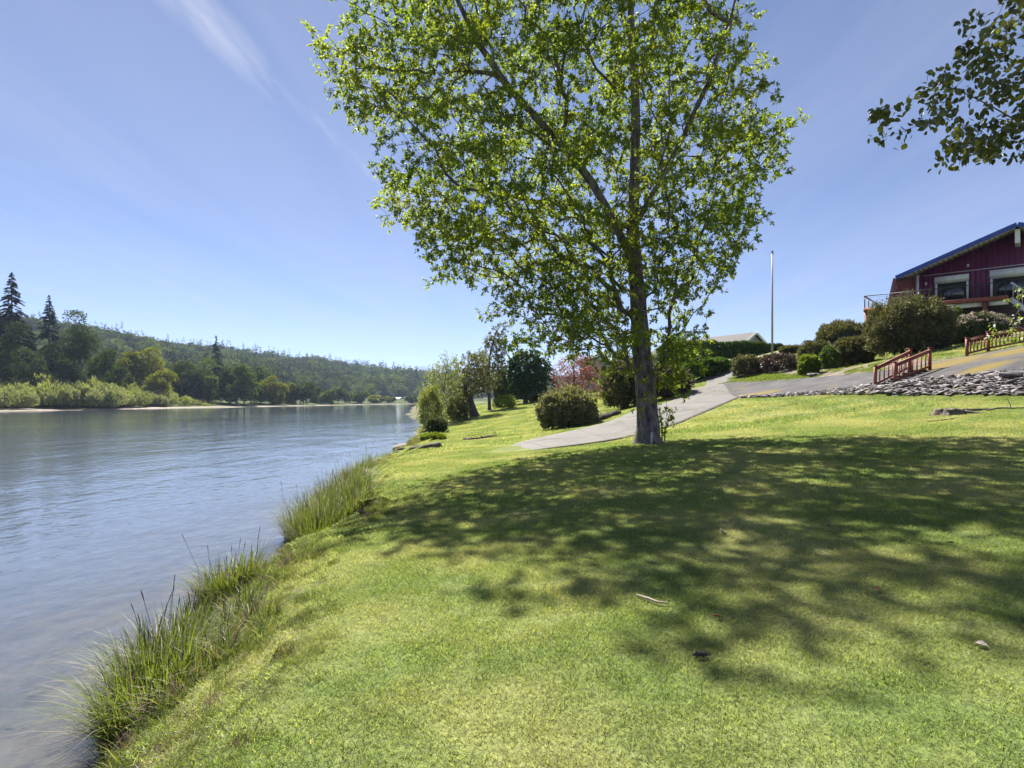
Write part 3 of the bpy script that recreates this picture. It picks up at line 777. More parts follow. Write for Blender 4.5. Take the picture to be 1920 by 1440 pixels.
def twig_leaves(sk, r, thr, tw_per, tw_len, leaves_per, L, W, droop=0.25, ends=False, spread=1.0):
    idx = np.where((sk.rad < thr) & (np.arange(len(sk.pos)) >= sk.ntrunk))[0]
    if ends:                                            # leaves only on the outer ends of the twigs, in clusters
        par_ = np.array(sk.par); tips = np.array(sk.tips); idx = np.unique(np.concatenate([tips, par_[tips]])); idx = idx[idx >= sk.ntrunk]
    pos = np.asarray(sk.pos)[idx]; pp = np.asarray(sk.pos)[np.array(sk.par)[idx]]
    d = unit(pos - pp)
    base = np.repeat(pos, tw_per, 0); dd = np.repeat(d, tw_per, 0)
    td = unit(dd * 0.7 + rand_dirs(r, len(base)) * spread + np.array([0, 0, -droop * .4]))
    tl = r.uniform(0.5, 1.1, len(base)) * tw_len
    # twiglets
    n = len(base)
    s = unit(np.cross(td, np.array([0.3, 0.2, 0.93]))) * 0.0035
    u = np.cross(s, td)
    end = base + td * tl[:, None]; end[:, 2] -= droop * tl * 0.3
    tv = np.stack([base - s, base + s * .5 + u, base + s * .5 - u, end], 1).reshape(-1, 3)
    q = np.arange(n) * 4
    tf = np.concatenate([np.stack([q, q + 1, q + 3], 1), np.stack([q + 1, q + 2, q + 3], 1), np.stack([q + 2, q, q + 3], 1)])
    lb = np.repeat(base, leaves_per, 0); le = np.repeat(end, leaves_per, 0); ld = np.repeat(td, leaves_per, 0)
    t = r.uniform(0.15, 1.0, len(lb))[:, None]
    p = lb * (1 - t) + le * t + r.normal(size=lb.shape) * 0.012
    ldir = unit(ld * 0.5 + rand_dirs(r, len(lb)) * 0.9 + np.array([0, 0, -droop]))
    nr = unit(rand_dirs(r, len(lb)) * 0.8 + np.array([0, 0, 0.8]))
    sz = r.uniform(0.65, 1.15, len(lb))
    lv, lf = leaf_arrays(p, ldir, nr, L * sz, W * sz)
    return (tv, tf), (lv, lf), idx

def envelope_pts(rows, d, n, r, depth=0.9, dy=0.0, gap=0.0, seed=0, shell=0.6, lobe=0.0):
    rows = np.array(sorted(rows), float)
    py = r.uniform(rows[0, 0], rows[-1, 0], n * 4)
    lx = np.interp(py, rows[:, 0], rows[:, 1]); rx = np.interp(py, rows[:, 0], rows[:, 2])
    hw = (rx - lx) / 2
    keep = r.uniform(0, hw.max() ** 2, len(py)) < hw ** 2
    py, lx, rx, hw = py[keep], lx[keep], rx[keep], hw[keep]
    a = r.uniform(0, 2 * np.pi, len(py)); rad = r.uniform(0, 1, len(py)) ** shell
    if lobe: rad = rad * (1 - lobe * 0.55 + lobe * 1.25 * (vnoise(a * 1.4 + 9, py / 75.0, seed + 7) - 0.2)); rad = np.minimum(rad, 1.0)
    px = (lx + rx) / 2 + hw * rad * np.cos(a)
    dep = hw * depth * rad * np.sin(a) / F * d
    p = np.stack([(px - CX) / F * d, d + dy + dep, CAMZ + (HY - py) / F * d], 1)
    if gap:
        g = vnoise(p[:, 0] * .75 + p[:, 2] * .3, p[:, 2] * 1.35 + p[:, 1] * .6, seed + 40)
        p = p[g > gap]
    return p[:n]

def bush_points(r, c, rx, ry, h, n, nclump, rc=0.26, power=2.2, low=-0.25, flat=1.0, rough=0.0):
    """leaf points and outward directions on a lumpy dome; c = base centre"""
    cd = rand_dirs(r, nclump * 3); cd = cd[cd[:, 2] > low][:nclump]
    nc = len(cd)
    e = (np.abs(cd[:, 0]) ** power + np.abs(cd[:, 1]) ** power + np.abs(cd[:, 2]) ** power) ** (-1 / power)
    rr = e * r.uniform(0.74 - .16 * rough, 0.93 + .12 * rough, nc)
    hz = h * 0.56
    ctr = c + np.array([0, 0, h * 0.44]) + cd * rr[:, None] * np.array([rx, ry, hz])
    k = r.integers(0, nc, n)
    ld = unit(rand_dirs(r, n) + cd[k] * 0.6)
    rad = rc * min(rx, hz) * r.uniform(0.6, 1.4, nc)[k] * r.uniform(0.1, 1, n) ** 0.45
    p = ctr[k] + ld * rad[:, None] * np.array([1, 1, flat])
    # inner filling shell
    m = n // 3
    sd = rand_dirs(r, m * 2); sd = sd[sd[:, 2] > -0.75][:m]
    e = (np.abs(sd) ** power).sum(1) ** (-1 / power)
    ip = c + np.array([0, 0, h * 0.44]) + sd * (e * r.uniform(0.55, 0.9, len(sd)))[:, None] * np.array([rx, ry, hz * .95])
    p = np.vstack([p, ip]); ld = np.vstack([ld, sd])
    p[:, 2] = np.maximum(p[:, 2], c[2] + 0.03)
    return p, ld

def leaf_set(r, p, ld, L, W, fold=0.12, up=0.3, wild=0.7):
    d = unit(ld * 0.7 + rand_dirs(r, len(p)) * wild + np.array([0, 0, up * .3]))
    nr = unit(ld * 0.5 + rand_dirs(r, len(p)) * 0.6 + np.array([0, 0, 0.4]))
    sz = r.uniform(0.6, 1.25, len(p))
    return leaf_arrays(p, d, nr, L * sz, W * sz, fold)

def stems(r, c, rx, ry, h, k=6, rad=0.03, mat=None, name='stems', parent=None):
    mb = MB()
    for i in range(k):
        a = r.uniform(0, 6.28); q = r.uniform(0.3, 0.75)
        e = np.array([c[0] + math.cos(a) * rx * q, c[1] + math.sin(a) * ry * q, c[2] + h * r.uniform(0.5, 0.75)])
        b0 = np.array([c[0] + math.cos(a) * rx * .12, c[1] + math.sin(a) * ry * .12, c[2] - 0.05])
        mid = (b0 + e) / 2 + np.array([0, 0, -.05]) + r.normal(size=3) * 0.04
        mb.tube(curve2([b0, mid, e], 6), np.linspace(rad, rad * .4, 6), 5)
    return mb.build(name, mat, parent, True)

def bush(name, label, cat, px0, px1, ptop, d, mat, L, W, n, seed, nclump=70, rc=0.26, power=2.2, dep=0.9, low=-0.7, group=None, bark_m=None, up=0.3, k=6, wild=0.7, hmin=None, z0=None, rough=0.0, sprays=0):
    r = np.random.default_rng(seed)
    x = ((px0 + px1) / 2 - CX) / F * d; rx = (px1 - px0) / 2 / F * d
    zb = H(x, d) if z0 is None else z0
    h = CAMZ + (HY - ptop) / F * d - zb
    if hmin: h = max(h, hmin)
    c = np.zeros(3)
    t = thing(name, label, cat, (x, d, zb), 0, group)
    p, ld = bush_points(r, c, rx, rx * dep, h, int(n * 1.9), int(nclump * 1.3), rc, power, low, rough=rough)
    big = np.where(np.arange(len(p)) < int(n * 1.9), 1.0, 2.0)
    if sprays:                                          # loose shoots standing out of the outline
        q = rand_dirs(r, sprays); q[:, 2] = np.abs(q[:, 2]) * 1.2 - .1; q = unit(q)
        s0 = c + np.array([0, 0, h * .44]) + q * np.array([rx, rx * dep, h * .56]) * .85
        dr = unit(q * .6 + rand_dirs(r, sprays) * .35 + np.array([0, 0, .25 + .4 * min(up, 2)]))
        tt_ = np.tile(np.linspace(0, 1, 12), sprays)
        sp = np.repeat(s0, 12, 0) + np.repeat(dr * (h * .3 * r.uniform(.35, 1, sprays))[:, None], 12, 0) * tt_[:, None] + r.normal(size=(sprays * 12, 3)) * .03
        p = np.vstack([p, sp]); ld = np.vstack([ld, np.repeat(dr, 12, 0)]); big = np.concatenate([big, np.ones(len(sp))])
    v, f = leaf_set(r, p, ld, L * big, W * big * 1.15, up=up, wild=wild)
    link('foliage', mesh_np('foliage', v, [f], [mat]), t)
    stems(r, c, rx, rx * dep, h, k, max(0.015, rx * 0.025), bark_m or bark_far, 'stems', t)
    return t, c, rx, rx * dep, h, r

# ------------------------------------------------------------------ the big tree by the drive
r = np.random.default_rng(21)
TD = 17.0
def Q(px, py, dd=0.0): return P(px, py, TD) + np.array([0, dd, 0])
tb = np.array(on_ground(1215, TD))
trunk_px = [(1213, 760), (1206, 690), (1200, 620), (1196, 560), (1191, 500), (1187, 430), (1189, 350), (1192, 260), (1190, 160), (1184, 60), (1180, -60), (1172, -180), (1160, -290), (1150, -370)]
tpts = [tb + [0, 0, -0.1]] + [Q(a, b_) for a, b_ in trunk_px]
trad = [0.33, 0.30, 0.275, 0.25, 0.225, 0.2, 0.175, 0.155, 0.14, 0.12, 0.1, 0.08, 0.055, 0.035, 0.015]
sk = Skeleton(tpts, trad)
sk.limb(Q(1191, 500), [Q(1165, 450, -.1), Q(1140, 405, -.25), Q(1105, 350, -.4), Q(1060, 300, -.6), Q(1005, 245, -.7), Q(950, 190, -.9), Q(900, 120, -1), Q(860, 40, -1.1), Q(830, -50, -1.2)])
sk.limb(Q(1187, 430), [Q(1150, 400, .5), Q(1080, 360, 1.1), Q(1000, 340, 1.7), Q(930, 310, 2.2), Q(860, 270, 2.4)])
sk.limb(Q(1190, 400), [Q(1230, 350, -.4), Q(1265, 280, -.9), Q(1300, 200, -1.3), Q(1330, 110, -1.6), Q(1350, 10, -1.8)])
rows = [(690, 1150, 1290), (650, 1060, 1320), (600, 965, 1320), (550, 945, 1335), (510, 850, 1350), (470, 805, 1375), (420, 795, 1395), (370, 780, 1400), (320, 765, 1410),
        (280, 750, 1425), (230, 740, 1405), (200, 720, 1395), (150, 695, 1380), (100, 680, 1370), (0, 715, 1365), (-100, 750, 1350), (-200, 790, 1340), (-290, 845, 1340), (-370, 960, 1260), (-430, 1080, 1180)]
cand = envelope_pts(rows, TD, 1500, r, 0.95, -0.1, seed=3, shell=0.42)
ctrs = []
for q in cand:                                          # leaf tiers kept apart so that the sky shows between them
    if all(((q - w) / [1.0, 1.0, .72]) @ ((q - w) / [1.0, 1.0, .72]) > 1.28 ** 2 for w in ctrs): ctrs.append(q)
ctrs = np.array(ctrs)
at = []
for q in ctrs:
    out = (q - tb) * [1, 1, 0]; out = out / (np.linalg.norm(out) + 1e-6); sd_ = np.array([-out[1], out[0], 0])
    k_ = int(r.uniform(18, 34)); a_ = rand_dirs(r, k_) * (r.uniform(0, 1, (k_, 1)) ** .45) * [.95, .7, .3] * r.uniform(.75, 1.2)
    at.append(q + out * a_[:, :1] + sd_ * a_[:, 1:2] + np.array([0, 0, 1]) * (a_[:, 2:3] - .28 * a_[:, :1]))
at = np.vstack(at)
low_rows = [(700, 1160, 1290), (660, 1060, 1330), (620, 975, 1335), (580, 945, 1330), (540, 930, 1345), (500, 850, 1350), (460, 805, 1370), (420, 800, 1385)]
at = np.vstack([at, envelope_pts(low_rows, TD, 450, r, 0.7, 0.2, gap=0.5, seed=6, shell=0.5, lobe=0.4)])
rn = np.linalg.norm(at[:, :2] - tb[:2], axis=1)
at = at[(rn > 0.7) & ~((at[:, 2] < 5.0) & (at[:, 1] < TD - 3.6))]
feat = []
for (a, b_, c_, e_, dd) in [(612, 108, 760, 150, -.5), (660, 205, 770, 215, -.8), (702, 378, 830, 360, .4), (722, 345, 830, 345, .6), (803, 486, 930, 440, -.3), (830, 505, 930, 470, -.4), (1468, 282, 1380, 330, .2), (1425, 175, 1380, 215, .4), (1385, 470, 1330, 480, .4), (1348, 525, 1290, 520, -.2),
                            (985, 640, 1060, 570, -.3), (1065, 672, 1110, 590, -.2), (1005, 610, 1080, 560, .5), (1345, 655, 1240, 690, .4), (1320, 690, 1240, 700, .2), (1300, 640, 1230, 665, -.2), (1270, 705, 1230, 715, -.5), (1130, 690, 1190, 680, -.4), (1150, 650, 1190, 660, .5), (1340, 625, 1240, 650, .9), (755, 150, 850, 190, -.6), (690, 130, 800, 165, .8), (760, 300, 860, 310, -.4), (850, 400, 930, 380, .5), (955, 575, 1050, 530, -.5), (1040, 640, 1110, 580, .6), (1095, 690, 1150, 620, .1), (1415, 385, 1350, 390, .3), (1400, 430, 1340, 430, .8), (1440, 245, 1370, 270, .5), (1390, 120, 1330, 150, .2)]:
    for t in np.linspace(0, 1, 9): feat.append(Q(a + (c_ - a) * t, b_ + (e_ - b_) * t, dd) + r.normal(size=3) * (.06 + .2 * t))
    for t in np.linspace(.25, 1, 9): feat.append(Q(a + (c_ - a) * t, b_ + (e_ - b_) * t, dd) + r.normal(size=3) * (.15 + .35 * t))
for (px0, px1, py0, py1, cnt) in ((600, 700, 92, 150, 60), (655, 730, 185, 228, 50), (640, 800, 100, 230, 130), (640, 820, 0, 100, 70), (715, 840, 325, 420, 110), (800, 930, 430, 512, 120), (950, 1090, 540, 665, 130), (1370, 1462, 270, 345, 90), (1340, 1395, 390, 480, 70)):
    slope = r.uniform(-.25, .25)
    u_ = r.uniform(0, 1, cnt); w_ = r.uniform(0, 1, cnt)
    w_ = (w_ * 3).astype(int) / 2.5 + r.normal(size=cnt) * .07            # a few separate sprays rather than an even fill
    feat += [Q(px0 + (px1 - px0) * a_, py0 + (py1 - py0) * b_, r.normal() * .5) for a_, b_ in zip(u_, w_) if -.15 < b_ < 1.1]
at = np.vstack([at, feat])
sk.grow(at, r, 0.38, 0.2, 0.25, 0.5, 0.07)
sk.radii(0.0065)
tree = thing('riverbank_tree', 'tall leafy tree with dark trunk standing beside the concrete drive', 'tree', tuple(tb))
inv = -tb
def shift(me, off):
    me.transform(Matrix.Translation(Vector(off))); return me
link('trunk', shift(trunk_mesh('trunk', tpts, trad, bark, 18, 0.42, r), inv), tree)
link('branches', shift(sk.branch_mesh('branches', bark), inv), tree)
(tv, tf), (lv, lf), _ = twig_leaves(sk, r, 0.021, 3, 0.28, 16, 0.1, 0.048, 0.35, ends=True)
link('twigs', shift(mesh_np('twigs', tv, [tf], [bark]), inv), tree)
link('crown', shift(mesh_np('crown', lv, [lf], [leaf_main]), inv), tree)

# white stake and shoots at its foot
o = MB().box(-.022, .022, -.022, .022, -.05, .33).box(-.024, .024, -.024, .024, .331, .345).build('wooden_stake', simple('stake_white', (0.6, 0.55, 0.46), (0.42, 0.36, 0.3), 9, 0.8), loc=(P(1222, 831, 16.45)[0], 16.45, H(P(1222, 831, 16.45)[0], 16.45)), rot=(0, 0, .3))
tag(o, 'short pale wooden stake in front of the big tree trunk', 'stake')
def shoots(name, label, x, y, h, rad, n, mat, seed, L=0.08, cat='plant'):
    r = np.random.default_rng(seed); z = H(x, y)
    t = thing(name, label, cat, (x, y, z)); mb = MB(); P_, D_ = [], []
    for i in range(n):
        a = r.uniform(0, 6.28); hh = h * r.uniform(.5, 1); q = rad * r.uniform(.3, 1)
        pts = curve2([(math.cos(a) * .04, math.sin(a) * .04, -.04), (math.cos(a) * q * .4, math.sin(a) * q * .4, hh * .55), (math.cos(a) * q, math.sin(a) * q, hh)], 8)
        mb.tube(pts, np.linspace(.008, .003, 8), 4)
        for _ in range(24):
            k = r.integers(2, 8); P_.append(pts[k] + r.normal(size=3) * .02); D_.append(rand_dirs(r, 1)[0])
    mb.build('stems', bark_far, t, True)
    v, f = leaf_set(r, np.array(P_), np.array(D_), L, L * .55)
    link('foliage', mesh_np('foliage', v, [f], [mat]), t)
    return t
shoots('sapling', 'leafy green shoots sprouting beside the big tree trunk', *P(1243, 0, 17.2)[:2], 1.25, .38, 14, leaf_lime, 4)
shoots('sapling', 'low green weeds behind the foot of the big tree', *P(1195, 0, 17.6)[:2], .55, .3, 7, leaf_lime, 5)

# ------------------------------------------------------------------ tree leaning in at the top right
r = np.random.default_rng(33)
RD = 6.6
def Q2(px, py, dd=0.0): return P(px, py, RD) + np.array([0, dd, 0])
tx, ty = 9.4, 6.9
tz = H(tx, ty)
tp2 = [(tx, ty, tz - .1), (tx - .05, ty, tz + 1.2), (tx - .1, ty, tz + 2.5), (tx - .15, ty, tz + 4), (tx - .1, ty, tz + 5.5), (tx, ty, tz + 7), (tx, ty, tz + 8.5)]
tr2 = [.2, .17, .15, .13, .1, .06, .02]
sk2 = Skeleton(tp2, tr2)
sk2.limb(np.array([tx - .1, ty, tz + 2.5]), [Q2(2300, 330), Q2(2150, 300), Q2(2030, 265), Q2(1930, 240), Q2(1860, 200), Q2(1790, 165)])
sk2.limb(np.array([tx - .15, ty, tz + 4]), [Q2(2200, 160, .2), Q2(2050, 120, .3), Q2(1930, 80, .3), Q2(1850, 50, .3)])
at2 = []
for a in [(1642, 212), (1660, 200), (1690, 185), (1720, 172), (1750, 165), (1640, 243), (1668, 246), (1700, 243), (1735, 235), (1760, 222), (1770, 285), (1790, 298), (1810, 280), (1830, 290), (1850, 285), (1800, 255), (1830, 240), (1870, 275), (1895, 250), (1840, 210), (1870, 180), (1890, 215), (1905, 150), (1870, 130), (1830, 120), (1815, 145), (1850, 100), (1890, 90), (1840, 70), (1880, 50), (1910, 30), (1860, 15), (1900, 0), (1914, 352), (1940, 280), (1960, 200), (1940, 120), (1780, 190), (1805, 180), (1730, 205)]:
    at2.append(Q2(*a, r.uniform(-.35, .35)))
    if a[0] > 1790: at2 += [Q2(a[0] + r.uniform(-18, 18), a[1] + r.uniform(-18, 18), r.uniform(-.5, .5)) for _ in range(2)]
for _ in range(90):
    at2.append(Q2(r.uniform(1960, 2700), r.uniform(-250, 330), r.uniform(-1.6, 1.6)))
sk2.grow(np.array(at2), r, 0.2, 0.15, 0.1, 0.4, 0.06)
sk2.radii(0.0028)
t2 = thing('overhanging_tree', 'tree at the right edge, only its dark leafy branch ends reaching into the sky', 'tree', (tx, ty, tz))
inv2 = (-tx, -ty, -tz)
link('trunk', shift(trunk_mesh('trunk', tp2, tr2, bark, 12, .3, r), inv2), t2)
link('branches', shift(sk2.branch_mesh('branches', bark), inv2), t2)
# leaves: broad pointed blades hanging from the twigs
idx = np.where((sk2.rad < 0.008) & (np.arange(len(sk2.pos)) >= sk2.ntrunk))[0]
base = np.repeat(np.asarray(sk2.pos)[idx], 15, 0)
base = base + r.normal(size=base.shape) * .055
ld = unit(rand_dirs(r, len(base)) * 0.8 + np.array([-.1, 0, -.75])); ln = unit(rand_dirs(r, len(base)) + np.array([0, -.3, .5]))
lsz = r.uniform(.06, .095, len(base))
def broad_leaf():
    pts = [(0, 0, 0), (.3, .22, .05), (.36, .5, .06), (.2, .78, .02), (0, 1.0, -.06), (-.2, .78, .02), (-.36, .5, .06), (-.3, .22, .05), (0, .5, -.02)]
    f = [(8, i, (i + 1) % 8) for i in range(8)]
    return np.array(pts), np.array(f)
BLv, BLf = broad_leaf()
leaf_me = mesh_np('leaf', BLv, [BLf], [leaf_right], smooth=True)
pxs = CX + base[:, 0] / base[:, 1] * F; pys = HY - (base[:, 2] - CAMZ) / base[:, 1] * F
vis = (pxs < 1915) & (pys > 60)
order = np.argsort(np.where(vis, pxs, 9e9)); solo = order[:290][vis[order[:290]]]
rest = np.setdiff1d(np.arange(len(base)), solo)
s_ = unit(np.cross(ld, ln)); u_ = np.cross(s_, ld)
for k in solo:
    o = bpy.data.objects.new('leaf', leaf_me); COL.objects.link(o); o.parent = t2
    M_ = np.stack([s_[k], ld[k], u_[k]], 1) * lsz[k]
    o.matrix_local = Matrix([[*M_[0], base[k][0] - tx], [*M_[1], base[k][1] - ty], [*M_[2], base[k][2] - tz], [0, 0, 0, 1]])
Vv = base[rest][:, None, :] + (BLv[None, :, 0:1] * s_[rest][:, None] + BLv[None, :, 1:2] * ld[rest][:, None] + BLv[None, :, 2:3] * u_[rest][:, None]) * lsz[rest][:, None, None]
Ff = (BLf[None] + (np.arange(len(rest)) * 9)[:, None, None]).reshape(-1, 3)
o = link('crown', shift(mesh_np('crown', Vv.reshape(-1, 3), [Ff], [leaf_right], smooth=True), inv2), t2)
o['kind'] = 'stuff'

# ------------------------------------------------------------------ trees and shrubs beyond the drive
def small_tree(name, label, rows, d, trunk_px, trad, mat, bmat, n, seed, L, W, tw=(2, .3, 8), step=.35, thr=.012, gap=.3, depth=.9, tip=.005, droop=.25, shell=.6):
    r = np.random.default_rng(seed)
    x0 = (trunk_px[0][0] - CX) / F * d; b0 = np.array([x0, d, H(x0, d)])
    pts = [b0 + [0, 0, -.1]] + [P(a, b_, d) for a, b_ in trunk_px[1:]]
    sk = Skeleton(pts, trad)
    sk.grow(envelope_pts(rows, d, n, r, depth, gap=gap, seed=seed, shell=shell), r, step, .2, .3, .5, .07, skip=1)
    sk.radii(tip)
    t = thing(name, label, 'tree', tuple(b0))
    link('trunk', shift(trunk_mesh('trunk', pts, trad, bmat, 10, .25, r), -b0), t)
    link('branches', shift(sk.branch_mesh('branches', bmat), -b0), t)
    (tv, tf), (lv, lf), _ = twig_leaves(sk, r, thr, tw[0], tw[1], tw[2], L, W, droop)
    link('twigs', shift(mesh_np('twigs', tv, [tf], [bmat]), -b0), t)
    link('crown', shift(mesh_np('crown', lv, [lf], [mat]), -b0), t)
    return t
small_tree('leaning_tree', 'old tree with thick purplish trunk leaning left over the river bank', [(662, 868, 915), (685, 850, 928), (710, 842, 935), (735, 838, 925), (750, 838, 868)], 60,
           [(890, 781), (883, 760), (876, 738), (868, 715), (872, 690)], [.5, .42, .36, .2, .08], leaf_olive, bark_purple, 480, 51, .22, .1, (2, .45, 11), .45, .03, .2, tip=.009)
small_tree('slender_tree', 'tall thin olive tree with a crooked top behind the leaning tree', [(604, 935, 952), (625, 915, 950), (650, 900, 952), (675, 895, 948), (700, 895, 945), (725, 893, 940)], 68,
           [(918, 778), (917, 740), (916, 700), (920, 660), (930, 625), (942, 607)], [.2, .18, .15, .1, .06, .02], leaf_olive, bark_purple, 520, 52, .23, .1, (2, .4, 12), .45, .028, .2, tip=.008)
small_tree('red_leaf_tree', 'thin reddish-leaved tree with bare twigs in front of the brown house', [(662, 1065, 1110), (680, 1040, 1125), (700, 1032, 1130), (725, 1035, 1128), (738, 1050, 1110)], 62,
           [(1078, 750), (1077, 735), (1076, 715), (1076, 690), (1078, 668)], [.16, .14, .1, .06, .02], leaf_red, twig_red, 520, 53, .16, .08, (2, .4, 6), .35, .028, .1, tip=.009)
small_tree('bare_twig_tree', 'small pinkish tree with almost bare stems left of the dark cypress', [(690, 1115, 1140), (715, 1112, 1145), (745, 1112, 1140)], 54,
           [(1124, 764), (1125, 745), (1127, 720), (1130, 695)], [.08, .06, .04, .015], leaf_red, twig_red, 150, 54, .13, .06, (2, .3, 4), .35, .025, .1, tip=.009)
small_tree('round_green_tree', 'dark green round-headed tree with short forked trunk on the far lawn', [(658, 970, 1005), (668, 957, 1020), (690, 953, 1025), (715, 953, 1026), (735, 957, 1022), (745, 968, 1010)], 75,
           [(986, 757), (985, 745), (985, 730), (986, 705), (988, 675)], [.34, .28, .2, .12, .04], leaf_dark, bark, 520, 55, .32, .19, (3, .5, 13), .55, .04, .02, tip=.012, shell=.33)

small_tree('willow_tree', 'airy pale green willow with several thin stems at the river edge', [(662, 838, 856), (685, 808, 862), (715, 793, 866), (750, 786, 862), (785, 790, 852)], 56,
           [(826, 802), (828, 770), (832, 735), (836, 700), (840, 675)], [.09, .08, .06, .04, .015], leaf_willow, bark_far, 620, 61, .2, .065, (2, .5, 9), .4, .03, .15, tip=.008, shell=.45)
bush('willow_shrub', 'lower pale willow growing right at the waterline', 'shrub', 786, 828, 728, 50, leaf_willow, .17, .055, 1300, 62, 40, .36, 2.0, .9, up=2.2, k=14, rough=1.0, sprays=110)
for nm, lab, a0, a1, tp_, d, mt_, L, W, n_, sd in [
    ('low_shrub', 'low shrub with whitish leaves on the bank below the willow', 800, 838, 785, 44, leaf_hyd, .12, .06, 1500, 63),
    ('low_shrub', 'yellow-green weeds at the bank edge by the log', 788, 838, 815, 33, weed, .12, .035, 1500, 64),
    ('low_shrub', 'leafy shrub at the foot of the leaning tree', 840, 878, 745, 57, leaf_olive, .17, .07, 1400, 65),
    ('pale_tree', 'pale blue-green small tree between the slender tree and the round tree', 925, 962, 690, 84, leaf_hyd, .3, .13, 2200, 66),
    ('low_shrub', 'low bright green plants in front of the round tree', 925, 968, 742, 66, weed, .16, .06, 1000, 67),
    ('low_shrub', 'grey-green low hedge right of the round tree', 990, 1040, 738, 72, leaf_hyd, .2, .09, 1300, 68)]:
    bush(nm, lab, 'shrub', a0, a1, tp_, d, mt_, L, W, n_, sd, 36, .32, 2.0, .8, up=.8, k=5, rough=1.0, sprays=40)
bush('rhododendron', 'round grey-green rhododendron bush at the edge of the concrete drive', 'shrub', 1010, 1120, 733, 29.6, leaf_rhodo, .15, .06, 9000, 71, 110, .2, 2.2, .9, bark_m=wood_grey, k=20, rough=.9, sprays=150)
bush('cypress', 'dark upright cypress shrub just left of the big trunk', 'shrub', 1130, 1212, 678, 41, leaf_yew, .17, .06, 6500, 72, 70, .24, 2.6, .9, up=1.5, rough=.8, sprays=90)
bush('brown_shrub', 'dark brown twiggy shrub beside the drive right of the big trunk', 'shrub', 1205, 1298, 690, 38.5, leaf_brown, .13, .05, 4200, 73, 80, .25, 2.2, .7, bark_m=twig_red, k=40, rough=1.0, sprays=120)
bush('laurel', 'green leafy laurel mass under the tall hedge beside the drive', 'shrub', 1278, 1385, 672, 49, leaf_laurel, .17, .09, 6000, 74, 80, .22, 2.4, .6)
bush('clipped_shrub', 'grey-green boxy clipped shrub at the left end of the planting bed', 'shrub', 1374, 1430, 666, 44, leaf_yew, .1, .04, 5000, 75, 70, .2, 3.5, .8)
bush('clipped_shrub', 'reddish-green clipped shrub in front of the flagpole', 'shrub', 1427, 1492, 663, 42, leaf_brown, .1, .045, 2600, 76, 70, .2, 3.0, .8)
bush('clipped_shrub', 'dark low shrub right of the flagpole', 'shrub', 1462, 1512, 650, 47, leaf_yew, .12, .05, 3000, 77, 60, .22, 2.6, .8)
bush('golden_shrub', 'small bright yellow-green shrub at the edge of the bed', 'shrub', 1498, 1536, 667, 36, leaf_lime, .1, .05, 2200, 78, 40, .26, 2.2, .9)
bush('yew', 'grey-green yew left of the domed yew', 'shrub', 1500, 1560, 640, 40, leaf_yew, .13, .045, 4600, 79, 70, .22, 2.4, .9, up=1.4)
bush('yew', 'tall domed yew nearest the deck corner', 'shrub', 1532, 1624, 604, 42, leaf_yew, .13, .045, 8000, 80, 110, .19, 2.4, .9, up=1.6)
bush('yew', 'wide lower yew in front of the domed yew', 'shrub', 1566, 1636, 632, 37.5, leaf_yew, .13, .045, 6500, 81, 90, .2, 2.4, .9, up=1.5)
bush('golden_shrub', 'pale green shrub squeezed between the yews', 'shrub', 1538, 1572, 650, 37, leaf_laurel, .09, .045, 1400, 82, 30, .28, 2.2, .9)
bush('yew', 'large rounded brownish yew hiding the deck front', 'shrub', 1632, 1776, 562, 34, leaf_yew, .13, .045, 15000, 83, 200, .15, 2.5, .85, up=1.4, k=10, rough=.4, sprays=160)
bush('laurel', 'bright green laurel under the deck right of the large yew', 'shrub', 1752, 1806, 577, 37.5, leaf_laurel, .13, .07, 3600, 84, 50, .24, 2.6, .8)
t, c0, rx, ry, hh, r = bush('hydrangea', 'flowering shrub covered in pinkish white flower heads below the deck', 'shrub', 1782, 1888, 588, 36, leaf_hyd, .12, .065, 5200, 85, 80, .22, 2.3, .8)
fh = MB()
for k in range(110):
    dvec = rand_dirs(r, 1)[0]; dvec[2] = abs(dvec[2]) * 1.0 + .05; dvec[1] = -abs(dvec[1]) if r.random() < .75 else dvec[1]; dvec = unit(dvec)
    pc = c0 + np.array([0, 0, hh * .44]) + dvec * np.array([rx, ry, hh * .56]) * r.uniform(.93, 1.04)
    q = rand_dirs(r, 14) * .11 * np.array([1, 1, .6]) + pc
    v, f = leaf_arrays(q, rand_dirs(r, 14) * .5 + np.array([0, 0, .5]), rand_dirs(r, 14) + np.array([0, -.5, .8]), .09, .08, 0)
    fh.add(v, f)
fh.build('flower_heads', flower_pink, t)

# dogwood reaching in from the right edge
r = np.random.default_rng(90)
DD = 17.5
dbx = (2030 - CX) / F * DD; db = np.array([dbx, DD, H(dbx, DD)])
dpts = [db + [0, 0, -.1], db + [-.05, 0, 1.0], db + [-.1, 0, 2.0], db + [-.1, 0, 2.9]]
skd = Skeleton(dpts, [.07, .055, .04, .02])
atd = [P(a, b_, DD) + [0, r.uniform(-.4, .4), 0] for a, b_ in [(1852, 630), (1865, 628), (1880, 622), (1895, 615), (1910, 612), (1890, 600), (1905, 595), (1918, 590), (1885, 640), (1900, 632), (1915, 628), (1875, 612), (1912, 545), (1918, 555), (1905, 560), (1930, 540), (1925, 580)]]
atd += [np.array([dbx + r.uniform(-.9, 1.3), DD + r.uniform(-1, 1), db[2] + r.uniform(1.2, 3.6)]) for _ in range(40)]
skd.grow(np.array(atd), r, .22, .15, .15, .4, .06); skd.radii(.004)
t = thing('dogwood', 'flowering dogwood at the right edge with pale leaves over the upper railing', 'tree', tuple(db))
link('trunk', shift(trunk_mesh('trunk', dpts, [.07, .055, .04, .02], bark, 10, .2, r), -db), t)
link('branches', shift(skd.branch_mesh('branches', bark), -db), t)
